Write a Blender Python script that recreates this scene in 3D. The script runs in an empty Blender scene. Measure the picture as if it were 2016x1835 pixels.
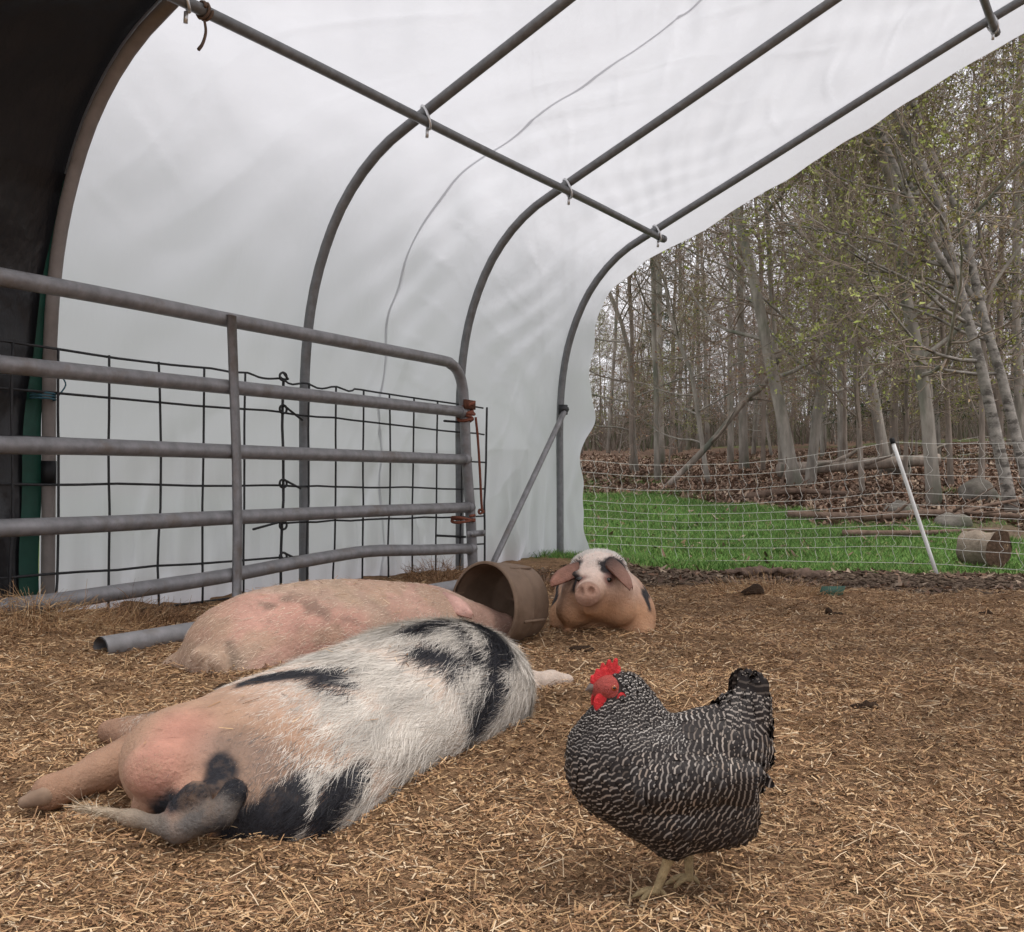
import bpy, math
import numpy as np
from math import radians, sin, cos, pi

sc = bpy.context.scene
rng = np.random.default_rng(11)

# ------------------------------------------------------------------ camera, sky, sun, exposure
CAM_H, PITCH, F_PX = 0.66, radians(1.05), 2040.0        # eye height, upward tilt, focal length for a picture 2016 wide
cam_d = bpy.data.cameras.new('camera')
cam = bpy.data.objects.new('camera', cam_d)
sc.collection.objects.link(cam)
cam.location = (0, 0, CAM_H)
cam.rotation_euler = (radians(90) + PITCH, 0, 0)
cam_d.sensor_width = 36.0
cam_d.lens = 36.0 * F_PX / 2016.0
cam_d.clip_start, cam_d.clip_end = 0.05, 2000
sc.camera = cam

world = bpy.data.worlds.new('World')
sc.world = world
world.use_nodes = True
wn, wl = world.node_tree.nodes, world.node_tree.links
wn.clear()
SUN_EL, SUN_AZ = radians(70), radians(115)
sky = wn.new('ShaderNodeTexSky')
sky.sky_type = 'NISHITA'
sky.sun_disc = False
sky.sun_elevation, sky.sun_rotation = SUN_EL, SUN_AZ
sky.dust_density, sky.air_density, sky.ozone_density = 6.0, 1.0, 1.0
cloud = wn.new('ShaderNodeMix')                          # an even cloud layer over that sky
cloud.data_type = 'RGBA'
cloud.inputs[0].default_value = 0.86
cloud.inputs[7].default_value = (9.6, 9.5, 9.9, 1)
bg = wn.new('ShaderNodeBackground')
bg.inputs['Strength'].default_value = 0.1
wo = wn.new('ShaderNodeOutputWorld')
wl.new(sky.outputs[0], cloud.inputs[6])
wl.new(cloud.outputs[2], bg.inputs['Color'])
wl.new(bg.outputs[0], wo.inputs['Surface'])

sun_d = bpy.data.lights.new('sun', 'SUN')
sun = bpy.data.objects.new('sun', sun_d)
sc.collection.objects.link(sun)
sun_d.energy, sun_d.angle, sun_d.color = 1.4, radians(30), (1, 0.96, 0.9)
sun.rotation_euler = (radians(90) - SUN_EL, 0, pi - SUN_AZ)   # the same direction as the sky's sun
sun.location = (0, -5, 20)

sc.view_settings.view_transform = 'Standard'
sc.view_settings.look = 'None'
sc.view_settings.gamma = 1.0
sc.view_settings.use_curve_mapping = False
sc.view_settings.exposure = 0.5
sc.render.engine = 'CYCLES'
cy = sc.cycles
cy.use_denoising = True
cy.max_bounces, cy.diffuse_bounces, cy.glossy_bounces, cy.transmission_bounces, cy.transparent_max_bounces = 5, 3, 2, 5, 8
cy.adaptive_threshold = 0.02
cy.caustics_reflective = cy.caustics_refractive = False
cy.sample_clamp_indirect = 6.0

# ------------------------------------------------------------------ helpers
C = sc.collection.objects
TUN_AZ = radians(32)
AX = np.array([sin(TUN_AZ), cos(TUN_AZ), 0.0])           # along the tunnel
PX = np.array([cos(TUN_AZ), -sin(TUN_AZ), 0.0])          # across it, to the right


def tun(s, q, z):
    s, q, z = np.broadcast_arrays(np.asarray(s, float), np.asarray(q, float), np.asarray(z, float))
    return s[..., None] * AX + q[..., None] * PX + z[..., None] * np.array([0, 0, 1.0])


def at(u, v, d):
    """Point seen at u, v (on a 2016 x 1835 print) at the distance d in front of the camera."""
    x, y = (u - 1008) / F_PX, (917.5 - v) / F_PX
    r = np.array([x, cos(PITCH) - y * sin(PITCH), sin(PITCH) + y * cos(PITCH)])
    return r * (d / r[1]) + np.array([0, 0, CAM_H])


def on_plane(u, v, p0, n):
    """Where the sight line through u, v meets the plane through p0 with normal n."""
    e = np.array([0, 0, CAM_H])
    r = at(u, v, 1.0) - e
    return e + r * (np.dot(np.asarray(p0) - e, n) / np.dot(r, n))


def unit(a):
    return a / np.maximum(np.linalg.norm(a, axis=-1, keepdims=True), 1e-9)


def sstep(a, b, x):
    t = np.clip((x - a) / (b - a), 0, 1)
    return t * t * (3 - 2 * t)


def vnoise(p, seed=0):
    """Smooth value noise, p (..., 2 or 3)."""
    p = np.asarray(p, float)
    k = p.shape[-1]
    i = np.floor(p).astype(np.int64)
    f = p - i
    f = f * f * (3 - 2 * f)
    out = np.zeros(p.shape[:-1])
    for c in range(2 ** k):
        o = [(c >> b) & 1 for b in range(k)]
        h = np.zeros(p.shape[:-1], np.int64) + seed * 7919
        w = np.ones(p.shape[:-1])
        for b in range(k):
            h = h * 374761393 + (i[..., b] + o[b]) * (668265263 + b * 97531)
            h = (h ^ (h >> 13)) & 0x7fffffff
            w = w * (f[..., b] if o[b] else 1 - f[..., b])
        h = (h * 1274126177) & 0x7fffffff
        h = (h ^ (h >> 15)) & 0xffff
        out += w * (h / 65535.0)
    return out * 2 - 1


def mesh_np(name, V, F, mat=None, parent=None, origin=(0, 0, 0), col=None, uv=None, smooth=False):
    """One mesh object from arrays. F: list of (n, k) index arrays; col: colour per vertex; uv: per vertex."""
    V = np.asarray(V, np.float32).reshape(-1, 3) - np.asarray(origin, np.float32)
    if isinstance(F, np.ndarray):
        F = [F]
    F = [np.asarray(f, np.int32) for f in F if len(f)]
    me = bpy.data.meshes.new(name)
    me.vertices.add(len(V))
    me.vertices.foreach_set('co', V.ravel())
    li = np.concatenate([f.ravel() for f in F])
    tot = np.concatenate([np.full(len(f), f.shape[1], np.int32) for f in F])
    me.loops.add(len(li))
    me.loops.foreach_set('vertex_index', li)
    me.polygons.add(len(tot))
    me.polygons.foreach_set('loop_start', np.concatenate([[0], np.cumsum(tot)[:-1]]).astype(np.int32))
    me.polygons.foreach_set('loop_total', tot)
    if smooth:
        me.polygons.foreach_set('use_smooth', np.ones(len(tot), bool))
    me.update(calc_edges=True)
    if col is not None:
        c4 = np.ones((len(V), 4), np.float32)
        c4[:, :3] = np.asarray(col, np.float32).reshape(-1, 3)
        a = me.color_attributes.new('Col', 'FLOAT_COLOR', 'POINT')
        a.data.foreach_set('color', c4.ravel())
    if uv is not None:
        l = me.uv_layers.new(name='UVMap')
        l.data.foreach_set('uv', np.asarray(uv, np.float32)[li].ravel())
    if mat:
        me.materials.append(M[mat])
    o = bpy.data.objects.new(name, me)
    C.link(o)
    if parent is not None:
        o.parent = parent
    return o


def same_mesh(src, name, parent=None):
    o = bpy.data.objects.new(name, src.data)
    C.link(o)
    o.parent = parent
    return o


def thing(name, label, cat, loc=(0, 0, 0), rotz=0.0, group=None):
    o = bpy.data.objects.new(name, None)
    C.link(o)
    o.empty_display_size = 0.1
    o.location = tuple(float(c) for c in loc)
    o.rotation_euler = (0, 0, rotz)
    return tag(o, label, cat, group)


def tag(o, label, cat=None, group=None, kind=None):
    if label:
        o['label'] = label
    if cat:
        o['category'] = cat
    if group:
        o['group'] = group
    if kind:
        o['kind'] = kind
    return o


def copy_tree(root, loc, rotz, scale, label, cat, group):
    r = root.copy()
    C.link(r)
    r.location, r.rotation_euler, r.scale = loc, (0, 0, rotz), scale
    tag(r, label, cat, group)
    for ch in root.children:
        c = ch.copy()
        C.link(c)
        c.parent = r
    return r


def tubes(P, R, k=6, caps=True):
    """Batch of tubes: P (n, m, 3) centre lines, R (n, m) radii -> verts, [quads, tris]."""
    P = np.asarray(P, float)
    if P.ndim == 2:
        P = P[None]
    n, m, _ = P.shape
    R = np.broadcast_to(np.asarray(R, float), (n, m))
    T = unit(np.gradient(P, axis=1) if m > 1 else P)
    ref = np.where(np.abs(T[:, :1, 2:3]) > 0.8, np.array([1.0, 0.23, 0]), np.array([0.11, 0.07, 1.0]))
    U = unit(np.cross(T, np.broadcast_to(ref, T.shape)))
    W = np.cross(T, U)
    a = np.arange(k) * 2 * pi / k
    V = P[:, :, None] + R[:, :, None, None] * (np.cos(a)[:, None] * U[:, :, None] + np.sin(a)[:, None] * W[:, :, None])
    idx = np.arange(n * m * k).reshape(n, m, k)
    nx = np.roll(idx, -1, 2)
    Q = np.stack([idx[:, :-1], nx[:, :-1], nx[:, 1:], idx[:, 1:]], -1).reshape(-1, 4)
    F = [Q]
    if caps:
        F += [idx[:, 0, ::-1].reshape(-1, k), idx[:, -1].reshape(-1, k)]
    return V.reshape(-1, 3), F


def merge(*parts):
    Vs, Fs, off = [], {}, 0
    for V, F in parts:
        V = np.asarray(V, float).reshape(-1, 3)
        for f in (F if isinstance(F, list) else [F]):
            f = np.asarray(f)
            if len(f):
                Fs.setdefault(f.shape[1], []).append(f + off)
        Vs.append(V)
        off += len(V)
    return np.concatenate(Vs), [np.concatenate(x) for x in Fs.values()]


def box(c, d1, d2, d3):
    """Box with centre c and half-extent vectors d1, d2, d3."""
    c, d1, d2, d3 = (np.asarray(x, float) for x in (c, d1, d2, d3))
    V = [c + a * d1 + b * d2 + e * d3 for a in (-1, 1) for b in (-1, 1) for e in (-1, 1)]
    F = np.array([[0, 1, 3, 2], [4, 6, 7, 5], [0, 4, 5, 1], [2, 3, 7, 6], [0, 2, 6, 4], [1, 5, 7, 3]])
    return np.array(V), [F]


def spline(pts, m):
    """Catmull-Rom through pts, m samples."""
    p = np.asarray(pts, float)
    p = np.concatenate([2 * p[:1] - p[1:2], p, 2 * p[-1:] - p[-2:-1]])
    t = np.linspace(0, len(pts) - 1 - 1e-6, m)
    i = t.astype(int)
    f = (t - i)[:, None]
    a, b, c, d = p[i], p[i + 1], p[i + 2], p[i + 3]
    return 0.5 * (2 * b + (c - a) * f + (2 * a - 5 * b + 4 * c - d) * f ** 2 + (3 * b - a - 3 * c + d) * f ** 3)


def surface(f, lo, hi, h):
    """Surface net of the implicit function f (negative inside)."""
    lo, hi = np.asarray(lo, float), np.asarray(hi, float)
    n = np.ceil((hi - lo) / h).astype(int) + 1
    ax = [lo[i] + h * np.arange(n[i]) for i in range(3)]
    G = np.stack(np.meshgrid(*ax, indexing='ij'), -1).astype(np.float32)
    S = f(G.reshape(-1, 3)).reshape(n)
    ins = S < 0
    cn = n - 1
    acc = np.zeros((*cn, 3))
    cnt = np.zeros(cn)
    cor = [(i, j, k) for i in (0, 1) for j in (0, 1) for k in (0, 1)]
    sl = lambda A, o: A[o[0]:o[0] + cn[0], o[1]:o[1] + cn[1], o[2]:o[2] + cn[2]]
    for o in cor:
        for d in range(3):
            if o[d]:
                continue
            o2 = tuple(o[i] + (i == d) for i in range(3))
            a, b = sl(S, o), sl(S, o2)
            x = (a < 0) != (b < 0)
            t = np.where(x, a / np.where(x, a - b, 1), 0)
            for i in range(3):
                acc[..., i] += np.where(x, o[i] + (t if i == d else 0), 0)
            cnt += x
    m = cnt > 0
    idx = -np.ones(cn, int)
    idx[m] = np.arange(m.sum())
    V = (acc[m] / cnt[m][:, None] + np.argwhere(m)) * h + lo
    Q = []
    for d in range(3):
        e, g = [(1, 2), (2, 0), (0, 1)][d]
        A = np.take(ins, range(n[d] - 1), d)
        B = np.take(ins, range(1, n[d]), d)
        for flip, mask in ((0, A & ~B), (1, ~A & B)):
            w = np.argwhere(mask)
            w = w[(w[:, e] > 0) & (w[:, g] > 0) & (w[:, e] < cn[e]) & (w[:, g] < cn[g])]
            if not len(w):
                continue
            q = []
            for de, dg in ((1, 1), (0, 1), (0, 0), (1, 0)):
                c = w.copy()
                c[:, e] -= de
                c[:, g] -= dg
                q.append(idx[c[:, 0], c[:, 1], c[:, 2]])
            q = np.stack(q, -1)
            Q.append(q[:, ::-1] if flip else q)
    return V, np.concatenate(Q)


def vnormals(V, Q):
    n = np.cross(V[Q[:, 2]] - V[Q[:, 0]], V[Q[:, 3]] - V[Q[:, 1]])
    N = np.zeros_like(V)
    for i in range(4):
        np.add.at(N, Q[:, i], n)
    return unit(N)


def relax(V, Q, it=2, w=0.5):
    for _ in range(it):
        S = np.zeros_like(V)
        c = np.zeros(len(V))
        for a, b in ((0, 1), (1, 2), (2, 3), (3, 0)):
            np.add.at(S, Q[:, a], V[Q[:, b]])
            np.add.at(c, Q[:, a], 1)
        V = V * (1 - w) + w * S / np.maximum(c, 1)[:, None]
    return V


def sample_faces(V, Q, N, n, weight=None):
    A = np.linalg.norm(np.cross(V[Q[:, 2]] - V[Q[:, 0]], V[Q[:, 3]] - V[Q[:, 1]]), axis=1)
    if weight is not None:
        A = A * weight(V[Q].mean(1))
    i = rng.choice(len(Q), n, p=A / A.sum())
    a, b = rng.random((2, n, 1))
    w = [(1 - a) * (1 - b), a * (1 - b), a * b, (1 - a) * b]
    P = sum(w[k] * V[Q[i, k]] for k in range(4))
    return P, unit(sum(w[k] * N[Q[i, k]] for k in range(4)))


def smin(ds, k):
    """Smooth union of a list of distance arrays."""
    r = ds[0]
    for d in ds[1:]:
        h = np.clip(0.5 + 0.5 * (d - r) / k, 0, 1)
        r = d + (r - d) * h - k * h * (1 - h)
    return r


def ell(P, c, r, R=None):
    p = P - np.asarray(c, np.float32)
    if R is not None:
        p = p @ np.asarray(R, np.float32).T
    r = np.asarray(r, np.float32)
    k0 = np.linalg.norm(p / r, axis=-1)
    k1 = np.linalg.norm(p / (r * r), axis=-1)
    return k0 * (k0 - 1) / np.maximum(k1, 1e-6)


def cone(P, a, b, ra, rb):
    """Round cone from a (radius ra) to b (radius rb)."""
    a, b = np.asarray(a, np.float32), np.asarray(b, np.float32)
    ab = b - a
    t = np.clip(((P - a) @ ab) / (ab @ ab), 0, 1)
    return np.linalg.norm(P - a - t[:, None] * ab, axis=1) - (ra + (rb - ra) * t)


def ribbons(P, D, S, L, W, bend, nseg=2, taper=0.25):
    """Flat strips: root P, direction D, side S, length L, width W, bend (n,3) added quadratically."""
    n = len(P)
    t = np.linspace(0, 1, nseg + 1)
    c = P[:, None] + D[:, None] * (L[:, None] * t)[..., None] + bend[:, None] * (t ** 2)[None, :, None]
    w = (W[:, None] * (1 - (1 - taper) * t))[..., None] * 0.5
    V = np.stack([c - S[:, None] * w, c + S[:, None] * w], 2)
    i = np.arange(n * (nseg + 1) * 2).reshape(n, nseg + 1, 2)
    Q = np.stack([i[:, :-1, 0], i[:, :-1, 1], i[:, 1:, 1], i[:, 1:, 0]], -1).reshape(-1, 4)
    return V.reshape(-1, 3), Q


def blob(f, lo, hi, h, mat, name, label, cat, o, seed=0, amp=.03, sc_=6):
    V, Q = surface(f, lo, hi, h)
    N = vnormals(V, Q)
    V = V + N * (amp * vnoise(V * sc_, seed) + amp * .4 * vnoise(V * sc_ * 3, seed + 1))[:, None]
    ob = mesh_np(name, V, Q, mat, None, o, smooth=True)
    ob.location = o
    return tag(ob, label, cat)


# ------------------------------------------------------------------ materials
M = {}


def material(name, base, rough=0.6, spec=0.3, metal=0.0, var=0.0, vscale=20.0, bump=0.0, bscale=60.0, attr=False,
             dark=None, dscale=4.0, dmin=0.5, dmax=0.7, sss=0.0, sheen=0.0, stretch=None):
    """Principled material: colour (or the vertex colour 'Col') broken up by noise, optional second colour in patches, bump."""
    m = bpy.data.materials.new(name)
    m.use_nodes = True
    nd, ln = m.node_tree.nodes, m.node_tree.links
    b = nd['Principled BSDF']
    b.inputs['Roughness'].default_value = rough
    b.inputs['Specular IOR Level'].default_value = spec
    b.inputs['Metallic'].default_value = metal
    tc = nd.new('ShaderNodeTexCoord')
    co = tc.outputs['Object']
    if stretch:
        mp = nd.new('ShaderNodeMapping')
        mp.inputs['Scale'].default_value = stretch
        ln.new(co, mp.inputs['Vector'])
        co = mp.outputs[0]
    if attr:
        at_ = nd.new('ShaderNodeAttribute')
        at_.attribute_name = 'Col'
        c = at_.outputs['Color']
    else:
        rgb = nd.new('ShaderNodeRGB')
        rgb.outputs[0].default_value = (*base, 1)
        c = rgb.outputs[0]

    def noise(scale, detail=5, rg=0.6):
        n = nd.new('ShaderNodeTexNoise')
        n.inputs['Scale'].default_value = scale
        n.inputs['Detail'].default_value = detail
        n.inputs['Roughness'].default_value = rg
        ln.new(co, n.inputs['Vector'])
        return n.outputs['Fac']
    if var:
        mr = nd.new('ShaderNodeMapRange')
        mr.inputs['From Min'].default_value, mr.inputs['From Max'].default_value = 0.25, 0.75
        mr.inputs['To Min'].default_value, mr.inputs['To Max'].default_value = 1 - var, 1 + var
        ln.new(noise(vscale), mr.inputs['Value'])
        mx = nd.new('ShaderNodeVectorMath')
        mx.operation = 'SCALE'
        ln.new(c, mx.inputs[0])
        ln.new(mr.outputs[0], mx.inputs['Scale'])
        c = mx.outputs[0]
    if dark:
        mr = nd.new('ShaderNodeMapRange')
        mr.inputs['From Min'].default_value, mr.inputs['From Max'].default_value = dmin, dmax
        ln.new(noise(dscale, 6, 0.65), mr.inputs['Value'])
        mx = nd.new('ShaderNodeMix')
        mx.data_type = 'RGBA'
        ln.new(mr.outputs[0], mx.inputs[0])
        ln.new(c, mx.inputs[6])
        mx.inputs[7].default_value = (*dark, 1)
        c = mx.outputs[2]
    ln.new(c, b.inputs['Base Color'])
    if sss:
        b.inputs['Subsurface Weight'].default_value = sss
        b.inputs['Subsurface Radius'].default_value = (0.02, 0.008, 0.005)
        b.inputs['Subsurface Scale'].default_value = 0.5
    if sheen:
        b.inputs['Sheen Weight'].default_value = sheen
    if bump:
        bp = nd.new('ShaderNodeBump')
        bp.inputs['Strength'].default_value = bump
        bp.inputs['Distance'].default_value = 0.01
        ln.new(noise(bscale), bp.inputs['Height'])
        ln.new(bp.outputs[0], b.inputs['Normal'])
    M[name] = m
    return m


def nodes_of(name):
    m = M[name]
    return m.node_tree.nodes, m.node_tree.links


material('galvanised', (0.215, 0.21, 0.215), 0.5, 0.5, 0.25, var=0.3, vscale=14, bump=0.1, bscale=90, dark=(0.16, 0.13, 0.11), dscale=5, dmin=0.54, dmax=0.72)
material('hoop_steel', (0.17, 0.175, 0.18), 0.5, 0.5, 0.3, var=0.25, vscale=18, dark=(0.13, 0.12, 0.11), dscale=7, dmin=0.55, dmax=0.75)
material('hoop_tan', (0.21, 0.185, 0.17), 0.7, 0.3, 0, var=0.2, vscale=10)
material('dark_wire', (0.035, 0.035, 0.037), 0.6, 0.4, 0.3, var=0.3)
material('bright_steel', (0.6, 0.6, 0.6), 0.35, 0.5, 0.7, var=0.15)
material('rust', (0.11, 0.045, 0.028), 0.85, 0.2, 0, var=0.4, vscale=40, bump=0.4, bscale=150)
material('rust_rope', (0.20, 0.075, 0.05), 0.9, 0.1, 0, var=0.3, vscale=60, bump=0.5, bscale=200)
material('blue_twine', (0.05, 0.13, 0.17), 0.8)
material('green_hem', (0.005, 0.05, 0.033), 0.5, 0.4, var=0.2)
material('black_tape', (0.008, 0.008, 0.009), 0.5)
material('white_plastic', (0.72, 0.72, 0.70), 0.45, 0.4, var=0.08)
material('net_cord', (0.66, 0.65, 0.60), 0.7, 0.2)
material('tub', (0.165, 0.112, 0.078), 0.75, 0.25, var=0.25, vscale=9, bump=0.25, bscale=40, dark=(0.10, 0.065, 0.04), dscale=6, dmin=0.5, dmax=0.75)
material('bark_grey', (0.30, 0.275, 0.24), 0.95, 0.1, var=0.45, vscale=9, bump=0.9, bscale=28, dark=(0.15, 0.165, 0.125), dscale=1.8, dmin=0.48, dmax=0.62, stretch=(1, 1, 0.25))
material('bark_brown', (0.26, 0.22, 0.185), 0.95, 0.1, var=0.45, vscale=12, bump=0.9, bscale=30, dark=(0.12, 0.125, 0.10), dscale=2.2, dmin=0.52, dmax=0.66, stretch=(1, 1, 0.2))
material('bark_birch', (0.27, 0.25, 0.225), 0.9, 0.2, var=0.45, vscale=9, bump=0.8, bscale=24, dark=(0.10, 0.09, 0.08), dscale=6, dmin=0.50, dmax=0.60, stretch=(1, 1, 1.6))
material('twig', (0.29, 0.235, 0.19), 0.95, 0.1, var=0.3, vscale=3)
material('bud_russet', (0.19, 0.085, 0.05), 0.8, 0.2, attr=True)
material('needle', (0.035, 0.06, 0.025), 0.8, 0.2, attr=True)
material('log_bark', (0.25, 0.205, 0.16), 0.95, 0.1, var=0.4, vscale=12, bump=0.9, bscale=35, dark=(0.10, 0.08, 0.06), dscale=6, dmin=0.5, dmax=0.65)
material('log_end', (0.085, 0.055, 0.038), 0.95, 0.1, var=0.5, vscale=25, bump=0.9, bscale=40, dark=(0.36, 0.25, 0.16), dscale=9, dmin=0.6, dmax=0.7)
material('dead_wood', (0.15, 0.105, 0.08), 0.95, 0.1, var=0.45, vscale=14, bump=0.8, bscale=45)
material('rock', (0.15, 0.135, 0.115), 0.9, 0.2, var=0.35, vscale=10, bump=0.8, bscale=20, dark=(0.12, 0.125, 0.09), dscale=4, dmin=0.52, dmax=0.66)
material('green_scrap', (0.05, 0.12, 0.085), 0.5, 0.4, var=0.3)
material('straw', (0.4, 0.3, 0.2), 0.75, 0.25, attr=True)
material('leaf_litter', (0.2, 0.1, 0.05), 0.85, 0.2, attr=True)
material('grass', (0.05, 0.12, 0.02), 0.7, 0.25, attr=True)
material('soil_clod', (0.09, 0.06, 0.04), 0.95, 0.1, attr=True, var=0.3, bump=0.8, bscale=60)
material('pig_skin', (0.5, 0.35, 0.3), 0.75, 0.2, attr=True, var=0.22, vscale=16, bump=0.7, bscale=80, sss=0.04, dark=(0.22, 0.14, 0.09), dscale=8, dmin=0.58, dmax=0.92)
material('pig_hair', (0.7, 0.65, 0.6), 0.55, 0.3, attr=True)
material('hoof', (0.22, 0.15, 0.105), 0.8, 0.2, var=0.3)
material('eye', (0.012, 0.008, 0.006), 0.12, 0.6)
material('hen_eye', (0.30, 0.07, 0.02), 0.15, 0.6)
material('hen_down', (0.035, 0.03, 0.028), 0.9, 0.1, var=0.3, vscale=60)
material('comb', (0.52, 0.026, 0.03), 0.6, 0.25, var=0.35, vscale=50, bump=0.5, bscale=260, sss=0.1)
material('hen_face', (0.33, 0.06, 0.048), 0.65, 0.3, var=0.3, vscale=90, bump=0.6, bscale=320, sss=0.1)
material('beak', (0.13, 0.10, 0.085), 0.4, 0.4, var=0.2, vscale=60)
material('shank', (0.34, 0.25, 0.13), 0.65, 0.3, var=0.3, vscale=60, bump=0.6, bscale=260)


def film_material(name, t_col, t_w, d_col, gloss, clear, bump, bscale, var):
    """Sheet that light shines through: translucent + diffuse + a little gloss."""
    m = bpy.data.materials.new(name)
    m.use_nodes = True
    nd, ln = m.node_tree.nodes, m.node_tree.links
    nd.clear()
    out = nd.new('ShaderNodeOutputMaterial')
    tr, df, gl = nd.new('ShaderNodeBsdfTranslucent'), nd.new('ShaderNodeBsdfDiffuse'), nd.new('ShaderNodeBsdfGlossy')
    tp = nd.new('ShaderNodeBsdfTransparent')
    tc = nd.new('ShaderNodeTexCoord')
    mp = nd.new('ShaderNodeMapping')
    mp.inputs['Scale'].default_value = (1.0, 1.0, 0.45)
    ln.new(tc.outputs['Object'], mp.inputs['Vector'])
    n1 = nd.new('ShaderNodeTexNoise')
    n1.inputs['Scale'].default_value, n1.inputs['Detail'].default_value = bscale, 6
    ln.new(mp.outputs[0], n1.inputs['Vector'])
    n2 = nd.new('ShaderNodeTexNoise')
    n2.inputs['Scale'].default_value, n2.inputs['Detail'].default_value = 1.1, 5
    ln.new(tc.outputs['Object'], n2.inputs['Vector'])
    mr = nd.new('ShaderNodeMapRange')
    mr.inputs['From Min'].default_value, mr.inputs['From Max'].default_value = 0.3, 0.7
    mr.inputs['To Min'].default_value, mr.inputs['To Max'].default_value = 1 - var, 1.0
    ln.new(n2.outputs['Fac'], mr.inputs['Value'])
    sca = nd.new('ShaderNodeVectorMath')
    sca.operation = 'SCALE'
    sca.inputs[0].default_value = t_col
    ln.new(mr.outputs[0], sca.inputs['Scale'])
    ln.new(sca.outputs[0], tr.inputs['Color'])
    df.inputs['Color'].default_value = (*d_col, 1)
    gl.inputs['Color'].default_value = (1, 1, 1, 1)
    gl.inputs['Roughness'].default_value = 0.35
    bp = nd.new('ShaderNodeBump')
    bp.inputs['Strength'].default_value, bp.inputs['Distance'].default_value = bump, 0.03
    ln.new(n1.outputs['Fac'], bp.inputs['Height'])
    for s in (tr, df, gl):
        ln.new(bp.outputs[0], s.inputs['Normal'])
    a = nd.new('ShaderNodeMixShader')
    a.inputs[0].default_value = t_w
    ln.new(df.outputs[0], a.inputs[1])
    ln.new(tr.outputs[0], a.inputs[2])
    b = nd.new('ShaderNodeMixShader')
    b.inputs[0].default_value = gloss
    ln.new(a.outputs[0], b.inputs[1])
    ln.new(gl.outputs[0], b.inputs[2])
    c = nd.new('ShaderNodeMixShader')
    c.inputs[0].default_value = clear
    ln.new(b.outputs[0], c.inputs[1])
    ln.new(tp.outputs[0], c.inputs[2])
    ln.new(c.outputs[0], out.inputs['Surface'])
    M[name] = m


film_material('poly_film', (0.612, 0.615, 0.635), 0.84, (0.66, 0.66, 0.68), 0.03, 0.04, 0.3, 5.0, 0.06)
film_material('black_tarp', (0.02, 0.02, 0.022), 0.1, (0.010, 0.010, 0.012), 0.035, 0.0, 1.0, 5.0, 0.1)


def feather_material():
    """Barred plumage: pale bars across each feather, spaced in metres along its length (UV y)."""
    m = bpy.data.materials.new('feather')
    m.use_nodes = True
    nd, ln = m.node_tree.nodes, m.node_tree.links
    b = nd['Principled BSDF']
    b.inputs['Roughness'].default_value = 0.55
    b.inputs['Specular IOR Level'].default_value = 0.25
    uv = nd.new('ShaderNodeUVMap')
    uv.uv_map = 'UVMap'
    sx = nd.new('ShaderNodeSeparateXYZ')
    ln.new(uv.outputs[0], sx.inputs[0])
    at_ = nd.new('ShaderNodeAttribute')
    at_.attribute_name = 'Col'                          # r: pale amount, g: warm tint
    sc_ = nd.new('ShaderNodeSeparateColor')
    ln.new(at_.outputs['Color'], sc_.inputs[0])
    fr = nd.new('ShaderNodeMath')
    fr.operation = 'FRACT'
    ln.new(sx.outputs['Y'], fr.inputs[0])
    ramp = nd.new('ShaderNodeValToRGB')
    e = ramp.color_ramp.elements
    e[0].position, e[0].color = 0.0, (0, 0, 0, 1)
    e[1].position, e[1].color = 0.5, (0, 0, 0, 1)
    for p_, v_ in ((0.60, 1), (0.78, 1), (0.88, 0)):
        x = e.new(p_)
        x.color = (v_, v_, v_, 1)
    ln.new(fr.outputs[0], ramp.inputs[0])
    mu = nd.new('ShaderNodeMath')
    mu.operation = 'MULTIPLY'
    ln.new(ramp.outputs[0], mu.inputs[0])
    ln.new(sc_.outputs[0], mu.inputs[1])
    pale = nd.new('ShaderNodeMix')
    pale.data_type = 'RGBA'
    pale.inputs[6].default_value = (0.40, 0.365, 0.33, 1)
    pale.inputs[7].default_value = (0.33, 0.25, 0.19, 1)
    ln.new(sc_.outputs[1], pale.inputs[0])
    mx = nd.new('ShaderNodeMix')
    mx.data_type = 'RGBA'
    mx.inputs[6].default_value = (0.015, 0.011, 0.010, 1)
    ln.new(pale.outputs[2], mx.inputs[7])
    ln.new(mu.outputs[0], mx.inputs[0])
    ln.new(mx.outputs[2], b.inputs['Base Color'])
    M['feather'] = m


feather_material()

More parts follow.
